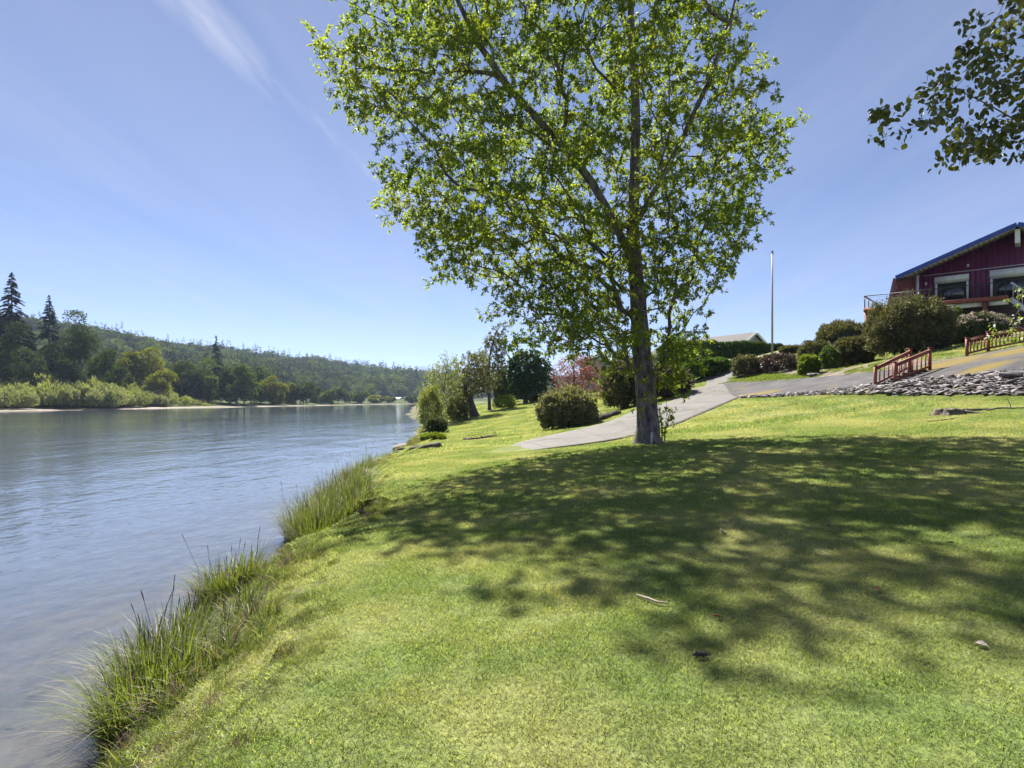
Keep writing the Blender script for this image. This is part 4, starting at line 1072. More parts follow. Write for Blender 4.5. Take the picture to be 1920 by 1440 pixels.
(tv, tf), (lv, lf), _ = twig_leaves(skd, r, .008, 2, .14, 4, .13, .07, .5)
link('crown', shift(mesh_np('crown', lv, [lf], [leaf_dogwood]), -db), t)
(tv, tf), (lv, lf), _ = twig_leaves(skd, r, .0045, 1, .12, 2, .1, .08, .1)
link('blossoms', shift(mesh_np('blossoms', lv, [lf], [flower_white]), -db), t)

# arborvitae hedge, one column per plant
r = np.random.default_rng(95)
def arb(px, top, d, wpx, seed, lab):
    r = np.random.default_rng(seed)
    x = (px - CX) / F * d; z = H(x, d); h = CAMZ + (HY - top) / F * d - z; w = wpx / F * d / 2
    t = thing('arborvitae', lab, 'hedge', (x, d, z), 0, 'tall arborvitae hedge')
    n = 1300
    u = r.uniform(0, 1, n) ** .85; a = r.uniform(0, 6.28, n)
    prof = np.where(u < .75, 1.0, np.sqrt(np.clip(1 - ((u - .75) / .25) ** 2, 0, 1))) * (0.85 + .3 * vnoise(a * 2, u * 9, seed))
    rr = w * prof * r.uniform(.75, 1.05, n)
    p = np.stack([np.cos(a) * rr, np.sin(a) * rr, .05 + u * (h - .15)], 1)
    ld = np.stack([np.cos(a) * .5, np.sin(a) * .5, np.full(n, 1.0)], 1)
    v, f = leaf_set(r, p, ld, .26, .12, up=1.2, wild=.35)
    link('foliage', mesh_np('foliage', v, [f], [leaf_hedge]), t)
    MB().tube([(0, 0, -.05), (0, 0, h * .8)], [.05, .02], 6).build('trunk', bark_far, t)
hl = [(1245 + 15 * k) for k in range(16)]
for k, px in enumerate(hl):
    top = np.interp(px, [1240, 1300, 1345, 1400, 1440, 1475], [648, 640, 641, 642, 645, 650]) + r.uniform(-2.5, 2.5)
    nth = ('first', 'second', 'third', 'fourth', 'fifth', 'sixth', 'seventh', 'eighth', 'ninth', 'tenth', 'eleventh', 'twelfth', 'thirteenth', 'fourteenth', 'fifteenth', 'last')[k]
    lab = '%s arborvitae from the left in the tall clipped hedge' % nth
    arb(px, top, 53 + .1 * k, 21, 100 + k, lab)
# strip of pale ground cover on the tip of the bed
r = np.random.default_rng(97)
gcp = [grass_patch('ground_cover_patch', .7, 420, .04, .13, .022, weed, r, .9) for _ in range(2)]
poly = [XY(1352, 42.0), XY(1400, 38.8), XY(1500, 34.8), XY(1512, 36.5), XY(1460, 40), XY(1420, 43.5), XY(1380, 45)]
X, Y = np.meshgrid(np.arange(12, 21, .38), np.arange(33, 47, .38)); X = X.ravel() + r.uniform(-.15, .15, X.size); Y = Y.ravel() + r.uniform(-.15, .15, Y.size)
ok = poly_mask(X, Y, poly); X, Y = X[ok], Y[ok]
X2 = r.uniform(17, 27, 120); Y2 = r.uniform(29, 40, 120); ok = poly_mask(X2, Y2, P_bed) & (vnoise(X2 * .5, Y2 * .5, 3) > .5); X = np.r_[X, X2[ok]]; Y = np.r_[Y, Y2[ok]]
s_ = r.uniform(.7, 1.3, len(X))
scatter('ground_cover', np.stack([X, Y, height(X, Y)], 1), slope_rot(X, Y, r), np.stack([s_, s_, s_], 1), r.integers(0, 2, len(X)), gcp, 'pale green ground cover spilling over the tip of the planting bed', 'ground cover')
# ------------------------------------------------------------------ slate edging
slate_m = simple('slate', (0.19, 0.168, 0.166), (0.09, 0.08, 0.083), 5, 0.8, 0.5, 0.01, var=0.5)
r = np.random.default_rng(201)
def slate_mesh(k):
    r = np.random.default_rng(300 + k)
    nn = int(r.integers(4, 7)); a = np.sort(np.arange(nn) / nn * 6.283 + r.uniform(-.35, .35, nn))
    rad = r.uniform(.6, 1.25, nn); asp = r.uniform(.38, .7)
    t = r.uniform(.07, .15)
    top = np.stack([np.cos(a) * rad, np.sin(a) * rad * asp, t / 2 + r.uniform(-.04, .04, nn)], 1)
    bot = top * np.array([1.06, 1.06, 1]); bot[:, 2] = -t / 2 + r.uniform(-.03, .03, nn)
    c1, c2 = top.mean(0), bot.mean(0)
    V = np.vstack([top, bot, c1, c2]); i = np.arange(nn); j = (i + 1) % nn
    return mesh_np('slate', V, [np.stack([i + nn, j + nn, j, i], 1), np.concatenate([np.stack([i, j, 0 * i + 2 * nn], 1), np.stack([j + nn, i + nn, 0 * i + 2 * nn + 1], 1)])], [slate_m])
slates = [slate_mesh(k) for k in range(10)]
edging = thing('slate_edging', 'loose grey slate pieces laid along the edge of the lawn below the asphalt', 'stone edging', (14, 23, H(14, 23)))
e0 = np.array([14, 23, H(14, 23)])
items = []
for k in range(2000):
    t = r.uniform(0, 1) ** .8; i = t * 79; a = int(min(i, 78)); w = i - a
    lo = sl_lo[a] * (1 - w) + sl_lo[a + 1] * w; hi = sl_hi[a] * (1 - w) + sl_hi[a + 1] * w
    s_ = r.uniform(-.08, 1.06); q = lo * (1 - s_) + hi * s_
    if q[0] / max(q[1], 1) > 1.1: continue
    size = r.uniform(.07, .24) * (1 - .35 * (t < .35)) * (1.4 if r.random() < .06 else 1)
    items.append((q[0], q[1], size))
items.sort(key=lambda q: -q[2] / q[1])
hz = height(np.array([q[0] for q in items]), np.array([q[1] for q in items]), False)
mb = MB()
for k, (x, y, size) in enumerate(items):
    rot = (Matrix.Rotation(r.normal() * .2, 4, 'X') @ Matrix.Rotation(r.normal() * .22 - .06, 4, 'Y') @ Matrix.Rotation(r.uniform(0, 6.28), 4, 'Z'))
    M_ = Matrix.Translation((x - e0[0], y - e0[1], hz[k] + r.uniform(.02, .11) - e0[2])) @ rot @ Matrix.Diagonal((size, size, size, 1))
    me = slates[k % 10]
    if k < 290:
        o = bpy.data.objects.new('slate', me); COL.objects.link(o); o.parent = edging; o.matrix_local = M_
    else:
        co = np.empty(len(me.vertices) * 3); me.vertices.foreach_get('co', co); co = co.reshape(-1, 3)
        R3 = np.array(M_)[:3, :3]; co = co @ R3.T + np.array(M_)[:3, 3]
        nn = (len(co) - 2) // 2; i = np.arange(nn); j = (i + 1) % nn
        mb.add(co, np.stack([i + nn, j + nn, j, i], 1), np.concatenate([np.stack([i, j, 0 * i + 2 * nn], 1), np.stack([j + nn, i + nn, 0 * i + 2 * nn + 1], 1)]))
o = mb.build('small_slates', slate_m, edging); o['kind'] = 'stuff'

# ------------------------------------------------------------------ red timber stairs and railings on the bank
red_wood = simple('red_stained_wood', (0.25, 0.07, 0.045), (0.16, 0.042, 0.028), 6, 0.6, 0.3, 0.004, stretch=(1, 1, .2))
tread_m = simple('tread_wood', (0.16, 0.12, 0.1), (0.08, 0.06, 0.05), 6, 0.85, 0.3)
def bal_rail(parent, a, b, h, nb, top_w=.09, low=.12, posts=(True, True)):
    """one railing flight from foot a to foot b (local coords)"""
    a, b = np.array(a, float), np.array(b, float); up = np.array([0, 0, h])
    d = unit(b - a)
    for p, on in ((a, posts[0]), (b, posts[1])):
        if on:
            MB().box(p[0] - .05, p[0] + .05, p[1] - .05, p[1] + .05, p[2] - .12, p[2] + h + .04).box(p[0] - .062, p[0] + .062, p[1] - .062, p[1] + .062, p[2] + h + .042, p[2] + h + .07).build('post', red_wood, parent)
    MB().bar(a + up * .96 + d * .05, b + up * .96 - d * .05, top_w, .045).build('handrail', red_wood, parent)
    MB().bar(a + up * .86 + d * .05, b + up * .86 - d * .05, .04, .09).build('top_rail', red_wood, parent)
    MB().bar(a + [0, 0, low] + d * .05, b + [0, 0, low] - d * .05, .04, .09).build('bottom_rail', red_wood, parent)
    for k in range(1, nb + 1):
        p = a + (b - a) * k / (nb + 1)
        MB().box(p[0] - .019, p[0] + .019, p[1] - .019, p[1] + .019, p[2] + low + .047, p[2] + h * .86 - .047).build('baluster', red_wood, parent)
A1, A2 = P(1641, 722, 25.0), P(1678, 718, 24.6)
A1[2] = H(A1[0], A1[1]); A2[2] = H(A2[0], A2[1])
up = np.array([2.1, 0.9, 0])
B1, B2 = A1 + up, A2 + up
B1[2] = A1[2] + .8; B2[2] = B1[2]
st = thing('garden_stairs', 'short flight of garden steps with red wooden railings on both sides', 'stairs', tuple(A1))
sA1, sA2, sB1, sB2 = A1 - A1, A2 - A1, B1 - A1, B2 - A1
bal_rail(st, sA1, sB1, .86, 7); bal_rail(st, sA2, sB2, .86, 7)
for k in range(6):
    t = (k + .5) / 6; c_ = sA1 + (sB1 - sA1) * t; e_ = sA2 + (sB2 - sA2) * t
    zz = (c_[2] + e_[2]) / 2
    MB().bar(np.array([*c_[:2], zz]), np.array([*e_[:2], zz]), .3, .06).build('tread', tread_m, st)
    MB().bar(np.array([*c_[:2], zz - .1]), np.array([*e_[:2], zz - .1]), .05, .14).build('riser', tread_m, st)
U1 = P(1813, 668, 27.4); U2 = P(1853, 660, 27.0); U3 = P(1935, 640, 26.2)
for q in (U1, U2, U3): q[2] = H(q[0], q[1])
ur = thing('bank_railing', 'longer red wooden railing higher up the bank under the dogwood', 'railing', tuple(U1))
U2[2] = max(U2[2], U1[2] + .22); 
bal_rail(ur, U1 - U1, U2 - U1, .8, 5); bal_rail(ur, U2 - U1, U3 - U1, .78, 10, posts=(False, True))

# ------------------------------------------------------------------ the red house with deck
maroon = simple('maroon_siding', (0.145, 0.014, 0.08), (0.105, 0.01, 0.058), 3, 0.55, 0.2, 0.005, stretch=(1, 1, .15), var=.18)
maroon_pink = simple('maroon_metal', (0.24, 0.075, 0.085), (0.17, 0.05, 0.06), 2, 0.4, 0.1, stretch=(1, 1, .2))
blue_roof = simple('blue_metal', (0.025, 0.065, 0.33), (0.018, 0.045, 0.25), 2, 0.35, 0.05)
soffit_m = simple('soffit_boards', (0.5, 0.49, 0.48), (0.4, 0.39, 0.38), 3, 0.7, 0.1, var=.08)
white_p = simple('white_paint', (0.72, 0.71, 0.7), (0.6, 0.59, 0.58), 4, 0.5, 0.05)
black_m = simple('black_metal', (0.015, 0.015, 0.017), None, 4, 0.4, 0)
dark_under = simple('dark_cladding', (0.1, 0.06, 0.05), (0.06, 0.035, 0.03), 3, 0.8, 0.2)
m, n, l, b = nodes_of('window_glass')
b.inputs['Base Color'].default_value = (0.015, 0.018, 0.022, 1); b.inputs['Roughness'].default_value = 0.03; b.inputs['Specular IOR Level'].default_value = 0.9
glass = m
A = np.array([27.378, 45.7]); ang = math.atan2(-0.66492, 0.74691)
HZ = 6.5
house = thing('red_house', 'maroon board house with blue roof edge, deep eaves and raised cable-railed deck', 'house', (A[0], A[1], HZ), ang)
rz = lambda z: z - HZ
RV, WV = 0.9, 2.7                         # roof front edge and gable wall, metres behind the deck front
eave, knee, peak = (1.6, 9.0), (2.0, 11.03), (9.07, 13.72)
R = 2 * peak[0]
up_edge = lambda u: knee[1] + (peak[1] - knee[1]) * (u - knee[0]) / (peak[0] - knee[0]) if u <= peak[0] else knee[1] + (peak[1] - knee[1]) * (R - u - knee[0]) / (peak[0] - knee[0])
# roof slabs
D = 14.0
for nm, pa, pb in (('roof_slope', knee, peak), ('roof_slope', (R - peak[0], peak[1]), (R - knee[0], knee[1])), ('lower_roof', eave, knee), ('lower_roof', (R - knee[0], knee[1]), (R - eave[0], eave[1]))):
    pa, pb = np.array(pa), np.array(pb); dd = unit(pb - pa); nn = np.array([-dd[1], dd[0]])
    q = [pa, pb, pb + nn * .16, pa + nn * .16]
    o = MB().prism([(x, rz(z)) for x, z in q], RV + .05, RV + D).build(nm, blue_roof if nm == 'roof_slope' else maroon_pink, house)
    if nm == 'roof_slope':
        q = [pa - nn * .1, pb - nn * .1, pb + nn * .2, pa + nn * .2]
        MB().prism([(x, rz(z)) for x, z in q], RV, RV + .045).build('fascia', blue_roof, o)
    else:
        q = [pa - nn * .04, pb - nn * .04, pb + nn * .18, pa + nn * .18]
        MB().prism([(x, rz(z)) for x, z in q], RV, RV + .045).build('trim', maroon_pink, o)
# soffit boards under both slopes, running along the depth of the overhang
for side in (0, 1):
    k0 = 0
    us = np.arange(knee[0] + .1, peak[0] - .12, .3)
    for u in us:
        u0, u1 = u, min(u + .285, peak[0] - .05)
        if side: u0, u1 = R - u1, R - u0
        z0, z1 = up_edge(u0) - .015, up_edge(u1) - .015
        v = [(u0, RV + .06, rz(z0)), (u1, RV + .06, rz(z1)), (u1, WV + .02, rz(z1)), (u0, WV + .02, rz(z0))]
        v = v + [(x, y, z - .03) for x, y, z in v]
        MB().add(v, [(0, 1, 2, 3), (7, 6, 5, 4), (0, 4, 5, 1), (1, 5, 6, 2), (2, 6, 7, 3), (3, 7, 4, 0)]).build('soffit_board', soffit_m, house)
# gable wall boards
WL = 3.16
wall = MB().prism([(WL, 0 - .6), (R - WL, -.6), (R - WL, rz(up_edge(WL)) - .1), (peak[0], rz(peak[1]) - .12), (WL, rz(up_edge(WL)) - .1)], WV + .06, RV + D - .3).build('wall', maroon, house)
u = WL
while u < R - WL - .05:
    u1 = min(u + .285, R - WL)
    v = [(u, WV, rz(8.6)), (u1, WV, rz(8.6)), (u1, WV, rz(up_edge(u1)) - .06), (u, WV, rz(up_edge(u)) - .06)]
    v = v + [(x, y + .055, z) for x, y, z in v]
    MB().add(v, [(0, 1, 2, 3), (7, 6, 5, 4), (0, 4, 5, 1), (1, 5, 6, 2), (2, 6, 7, 3), (3, 7, 4, 0)]).build('board', maroon, wall)
    u += .32
# splayed wing panels joining the eave to the wall corner, with seams
def wing(mir):
    f = (lambda x: R - x) if mir else (lambda x: x)
    p = [(f(eave[0] + .06), RV + .08, rz(8.7)), (f(WL - .02), WV, rz(8.7)), (f(WL - .02), WV, rz(up_edge(WL)) - .1), (f(knee[0] + .05), RV + .08, rz(knee[1]) - .05)]
    v = p + [(x, y + .06, z) for x, y, z in p]
    o = MB().add(v, [(0, 1, 2, 3), (7, 6, 5, 4), (0, 4, 5, 1), (1, 5, 6, 2), (2, 6, 7, 3), (3, 7, 4, 0)]).build('wing_panel', maroon_pink, house)
    p = np.array(p)
    for k in range(1, 6):
        t = k / 6; a = p[0] * (1 - t) + p[1] * t; e = p[3] * (1 - t) + p[2] * t
        MB().bar(a + [0, -.02, .02], e + [0, -.02, -.02], .03, .05).build('seam', maroon_pink, o)
    MB().box(min(f(WL - .1), f(WL + .1)), max(f(WL - .1), f(WL + .1)), WV - .12, WV - .02, rz(8.83), rz(up_edge(WL)) - .12).build('corner_trim', white_p, house)
wing(False); wing(True)
# ridge beam end
MB().prism([(peak[0] - .14, rz(12.55)), (peak[0] + .14, rz(12.55)), (peak[0] + .14, rz(13.5)), (peak[0] - .14, rz(13.5))], RV + .35, WV - .01).build('ridge_beam', white_p, house)
# white ledge across the gable
MB().box(3.5, R - 3.5, WV - .05, WV - .002, rz(11.24), rz(11.3)).build('ledge', soffit_m, house)
# windows with roller-shutter boxes
def window(u0, u1, z0, z1, zbox, nm='window', mull=()):
    w = MB().box(u0, u0 + .13, WV - .1, WV - .004, rz(z0), rz(zbox)).box(u1 - .13, u1, WV - .1, WV - .004, rz(z0), rz(zbox)).box(u0 + .13, u1 - .13, WV - .095, WV - .004, rz(zbox) - .06, rz(zbox)).build('window', white_p, house)
    MB().box(u0 - .03, u1 + .03, WV - .24, WV - .004, rz(zbox) + .003, rz(z1)).build('shutter_box', white_p, w)
    MB().box(u0 + .132, u1 - .132, WV - .06, WV - .012, rz(z0), rz(zbox) - .062).build('pane', glass, w)
    for q in mull: MB().box(q - .03, q + .03, WV - .085, WV - .062, rz(z0) + .002, rz(zbox) - .065).build('mullion', black_m, w)
window(4.28, 6.3, 8.9, 11.02, 10.58)
window(7.55, 10.6, 8.9, 11.06, 10.52, mull=(9.0,))
window(11.9, 13.8, 8.9, 11.02, 10.58)
# wall lamp and floodlight
lp = MB().box(3.66, 3.76, WV - .1, WV - .004, rz(10.72), rz(10.82)).build('wall_lamp', black_m, house)
MB().tube([(3.71, WV - .12, rz(10.52)), (3.71, WV - .12, rz(10.6)), (3.71, WV - .12, rz(10.74))], [.04, .08, .05], 8).build('lamp_shade', white_p, lp)
lp = MB().box(6.2, 6.34, WV - .06, WV - .004, rz(11.68), rz(11.76)).build('floodlight', white_p, house)
MB().tube([(6.27, WV - .07, rz(11.68)), (6.27, WV - .14, rz(11.56))], [.05, .08], 8).build('lamp_head', white_p, lp)
# deck
DW = 8.62
dk = MB().box(.08, DW - .06, .07, WV - .14, rz(8.66), rz(8.8)).build('deck_floor', tread_m, house)
MB().box(0, DW, 0, .065, rz(8.56), rz(8.84)).build('deck_fascia', red_wood, dk)
MB().box(0.002, .07, .067, WV + 2.4, rz(8.56), rz(8.84)).build('deck_fascia', red_wood, dk)
MB().box(.5, 7.2, .3, .38, rz(8.24), rz(8.55)).build('deck_beam', white_p, dk)
MB().box(7.55, DW, .3, .38, rz(8.24), rz(8.55)).build('deck_beam', white_p, dk)
for uu, zb in ((.16, -1.0), (7.37, -1.4)):
    MB().box(uu - .13, uu + .13, .1, .28, zb, rz(8.555)).build('deck_post', red_wood, dk)
MB().box(1.2, DW + 6, WV - .2, WV + .05, -1.6, rz(8.5)).build('lower_wall', dark_under, house)
posts_u = [.06, 2.6, 5.2, 7.0, 8.5]
for uu in posts_u: MB().box(uu - .03, uu + .03, .075, .135, rz(8.801), rz(9.74)).build('rail_post', black_m, dk)
for vv in (1.6, 3.2, 5.0): MB().box(.03, .09, vv - .03, vv + .03, rz(8.845), rz(9.74)).build('rail_post', black_m, dk)
MB().box(.0, 8.56, .06, .15, rz(9.742), rz(9.8)).build('handrail', black_m, dk)
MB().box(.015, .105, .152, WV + 2.4, rz(9.742), rz(9.8)).build('handrail', black_m, dk)
for k in range(9):
    z = rz(8.9) + k * .093
    MB().tube([(.06, .105, z), (8.5, .105, z)], .0065, 4).build('cable', black_m, dk)
# deck stairs going down to the right, pale stringer and rail
sr = MB().bar((8.75, .2, rz(9.7)), (10.9, -.2, rz(7.5)), .06, .12).build('stair_rail', white_p, house)
MB().bar((8.7, .25, rz(8.6)), (10.9, -.15, rz(6.3)), .08, .3).build('stringer', white_p, sr)
for k in range(9):
    t = (k + .5) / 9; MB().bar((8.75 + 2.1 * t, .2 - .4 * t, rz(8.6) - 2.2 * t), (8.75 + 2.1 * t, .2 - .4 * t, rz(9.65) - 2.2 * t), .03, .03, up=(1, 0, 0)).build('baluster', white_p, sr)
# deck chair silhouette and table behind the railing
ch = thing('deck_chair', 'dark patio chair on the deck left of the square window', 'chair', tuple(house.matrix_basis @ Vector((4.0, 1.5, rz(8.8)))), ang)
ch.location = Matrix.LocRotScale(Vector((A[0], A[1], HZ)), Matrix.Rotation(ang, 3, 'Z').to_quaternion(), None) @ Vector((4.0, 1.5, rz(8.802)))
MB().box(-.28, .28, -.26, .26, .4, .45).build('seat', black_m, ch)
MB().bar((-.0, .26, .45), (0, .42, .95), .54, .04, up=(0, 1, 0)).build('backrest', black_m, ch)
for sx in (-.26, .26):
    for sy in (-.24, .24): MB().box(sx - .02, sx + .02, sy - .02, sy + .02, 0, .4).build('leg', black_m, ch)
    MB().bar((sx, -.26, .64), (sx, .3, .66), .05, .03).build('armrest', black_m, ch)

# ------------------------------------------------------------------ grey gabled house, brown house, far white house
def gable_house(name, label, px, ptop, d, w, depth, wallh, rooft, wm, rm, rotz, z0=None, win=()):
    x = (px - CX) / F * d; zt = CAMZ + (HY - ptop) / F * d
    zb = H(x, d) if z0 is None else z0
    t = thing(name, label, 'house', (x, d, zb), rotz)
    hh = zt - zb - rooft
    wl_ = MB().prism([(-w / 2, -.3), (w / 2, -.3), (w / 2, hh), (0, hh + rooft - .12), (-w / 2, hh)], 0, depth).build('wall', wm, t)
    for sg in (-1, 1):
        a = np.array([sg * (w / 2 + .5), hh - .5 * rooft / (w / 2)]); e = np.array([0, hh + rooft])
        dd = unit(e - a); nn = np.array([-dd[1], dd[0]]) * (1 if sg < 0 else -1)
        q = [a, e, e + nn * .14, a + nn * .14]
        if sg > 0: q = q[::-1]
        o = MB().prism([tuple(p) for p in q], -.42, depth + .4).build('roof', rm, t)
        q = [a - nn * .12, e - nn * .12, e + nn * .16, a + nn * .16]
        if sg > 0: q = q[::-1]
        MB().prism([tuple(p) for p in q], -.47, -.425).build('barge_board', white_p, o)
    for (u0, u1, z0_, z1_) in win:
        f_ = MB().box(u0, u1, -.05, -.004, z0_, z1_).build('window', white_p, wl_)
        MB().box(u0 + .1, u1 - .1, -.07, -.052, z0_ + .1, z1_ - .1).build('pane', glass, f_)
    return t
grey_w = simple('grey_siding', (0.3, 0.29, 0.3), (0.24, 0.235, 0.25), 2, 0.7, 0.2, stretch=(.1, .1, 4))
shingle = simple('grey_shingles', (0.1, 0.092, 0.09), (0.065, 0.06, 0.06), 7, 0.9, 0.5)
brown_w = simple('brown_siding', (0.24, 0.17, 0.13), (0.17, 0.12, 0.09), 2, 0.8, 0.2, stretch=(.1, .1, 4))
brown_roof = simple('brown_shingles', (0.2, 0.11, 0.085), (0.12, 0.065, 0.05), 6, 0.9, 0.4)
gable_house('grey_house', 'grey gabled house rising behind the tall hedge', 1413, 625, 72, 7.6, 14, 3, 2.3, grey_w, shingle, math.radians(33))
gable_house('brown_house', 'brown house half hidden behind the reddish tree', 1113, 670, 74, 3.6, 7, 3, .5, simple('pale_siding', (0.42, 0.4, 0.4), (0.32, 0.3, 0.31), 2, .8, .1), brown_roof, math.radians(-20), win=((-1.2, .2, 1.2, 2.5),))
gable_house('white_house', 'tiny white-roofed house on the far shore at the river bend', 753, 745, 610, 14, 9, 3, 2.2, simple('cream_siding', (0.5, 0.48, 0.44), None, 2, .8, 0), simple('pale_roof', (0.4, 0.4, 0.4), None, 2, .6, 0), math.radians(60), z0=0.6)

# flagpole
fx, fy = P(1448, 0, 47)[:2]; fz = H(fx, fy)
fh_ = CAMZ + (HY - 474) / F * 47 - fz
fp = thing('flagpole', 'tall bare white flagpole in front of the hedge', 'flagpole', (fx, fy, fz))
MB().tube([(0, 0, -.2), (0, 0, fh_ * .5), (0, 0, fh_)], [.085, .07, .045], 10).build('pole', simple('pole_white', (0.4, 0.385, 0.37), (0.3, 0.29, 0.28), 3, .5, 0), fp, True)
MB().tube([(0, 0, fh_ + .001), (0, 0, fh_ + .05), (0, 0, fh_ + .14), (0, 0, fh_ + .18)], [.04, .09, .08, .02], 8).build('finial', black_m, fp, True)
MB().box(-.05, .13, -.02, .02, fh_ - .12, fh_ - .05).build('pulley', black_m, fp)

# ------------------------------------------------------------------ far bank: conifers and leafy trees, each a thing
def conifer(name, label, px, ptop, d, wfrac, seed, mat, n=3400, low=.08, group=None, bend=0):
    r = np.random.default_rng(seed)
    x = (px - CX) / F * d; z = H(x, d); h = CAMZ + (HY - ptop) / F * d - z
    t = thing(name, label, 'tree', (x, d, z), 0, group)
    MB().tube([(0, 0, -.5), (0, 0, h * .5), (0, 0, h * .97)], [h * .014, h * .009, h * .002], 7).build('trunk', bark_far, t, True)
    v, f = conifer_leaves(r, h, wfrac, n, low)
    link('crown', mesh_np('crown', v, [f], [mat]), t)
def conifer_leaves(r, h, wfrac, n, low, sz=1.0):
    nb = max(24, n // 34)
    u = low + (1 - low) * np.sort(np.concatenate([r.uniform(0, 1, nb - nb // 5), r.uniform(.75, 1, nb // 5)]))
    blen = wfrac * h * (1 - u) ** .9 * r.uniform(.65, 1.2, nb) * np.where(u < low + .1, .8, 1) + .006 * h
    a = r.uniform(0, 6.283, nb)
    k = r.choice(nb, n, p=(blen + .035 * h) / (blen + .035 * h).sum())
    ls = np.clip(.3 + 1.1 * (1 - u[k]), .3, 1)
    tt = r.uniform(.08, 1, n) ** .7
    lat = r.normal(size=n) * .11 * blen[k] * (1.15 - tt)
    dirx, diry = np.cos(a[k]), np.sin(a[k])
    p = np.stack([dirx * blen[k] * tt - diry * lat, diry * blen[k] * tt + dirx * lat, u[k] * h + blen[k] * (.12 * tt - .42 * tt * tt) + r.normal(size=n) * .006 * h * ls], 1)
    ld = np.stack([dirx + r.normal(size=n) * .35, diry + r.normal(size=n) * .35, -.28 + r.normal(size=n) * .2], 1)
    nr = rand_dirs(r, n) * .4 + np.array([0, 0, 1.0])
    return leaf_arrays(p - unit(ld) * (.02 * h * sz * ls)[:, None], ld, nr, .052 * h * sz * ls * r.uniform(.6, 1.2, n), .019 * h * sz * ls, .1)
def lobe_leaves(r, h, w, n, size, low=.12, lobes=16):
    """crown of an open broad-leaved tree made of lobes"""
    lc = rand_dirs(r, lobes) * r.uniform(.35, .85, (lobes, 1)) * np.array([w / 2, w / 2, h * (1 - low) / 2]) + np.array([0, 0, h * (low + (1 - low) / 2)])
    lr = r.uniform(.16, .3, lobes) * min(w, h)
    k = r.choice(lobes, n, p=lr ** 2 / (lr ** 2).sum())
    d = rand_dirs(r, n); d[:, 2] = np.where(d[:, 2] < -.3, -d[:, 2], d[:, 2])
    p = lc[k] + d * (lr[k] * r.uniform(.55, 1.08, n) * (.8 + .4 * vnoise(d[:, 0] * 3 + k, d[:, 2] * 3 + d[:, 1] * 2, 3)))[:, None]
    p = p[(p[:, 2] > .1)]; d = d[:len(p)]; p[:, 2] = np.clip(p[:, 2], .3, h)
    return leaf_set(r, p, d, size, size * .6, .1, .2, .8), lc
def broad_tree(name, label, px, ptop, d, wpx, seed, mat, n=2600, size=None, low=.08, group=None, lobes=18, base=None):
    r = np.random.default_rng(seed)
    x = (px - CX) / F * d; z = H(x, d) if base is None else base; h = CAMZ + (HY - ptop) / F * d - z; w = wpx / F * d
    t = thing(name, label, 'tree', (x, d, z), 0, group)
    (v, f), lc = lobe_leaves(r, h, w, n, size or .0031 * d, low, lobes)
    mb = MB().tube(curve2([(0, 0, -.5), (r.uniform(-.02, .02) * h, 0, h * .35), (r.uniform(-.04, .04) * h, 0, h * .8)], 8), np.linspace(h * .018, h * .004, 8), 7)
    mb.build('trunk', bark_far, t, True)
    mb = MB()
    for c_ in lc[:10]:
        s_ = np.array([0, 0, max(.15 * h, c_[2] - .3 * h)])
        mb.tube(curve2([s_, (s_ + c_) / 2 + [0, 0, -.02 * h], c_], 5), np.linspace(h * .007, h * .002, 5), 4)
    mb.build('branches', bark_far, t, True)
    link('crown', mesh_np('crown', v, [f], [mat]), t)
G = 'trees along the far river bank'
conifer('fir_tree', 'tallest dark fir at the left edge of the picture', 22, 511, 215, .24, 401, needle, 10000, group=G)
conifer('fir_tree', 'dark fir cut by the left edge of the picture', -16, 545, 208, .24, 402, needle, 8000, group=G)
conifer('fir_tree', 'pointed dark fir second from the left edge', 92, 554, 232, .21, 403, needle, 8000, group=G)
conifer('fir_tree', 'low dark fir between the two pointed firs at left', 58, 610, 238, .22, 404, needle, 6000, group=G)
conifer('spruce_tree', 'lone dark pointed spruce at the end of the willow thicket', 405, 629, 332, .19, 405, needle, 8000, low=.03, group=G)
conifer('spruce_tree', 'leftmost of three small dark spruces on the far shore', 606, 703, 620, .2, 406, needle, 1500, group=G)
conifer('spruce_tree', 'middle one of three small dark spruces on the far shore', 620, 711, 625, .2, 407, needle, 1500, group=G)
conifer('spruce_tree', 'rightmost of three small dark spruces on the far shore', 630, 716, 630, .2, 408, needle, 1500, group=G)
conifer('pine_tree', 'dark blue-green pine behind the round-headed tree', 1029, 641, 96, .2, 409, needle_pine, 3600, low=.2)
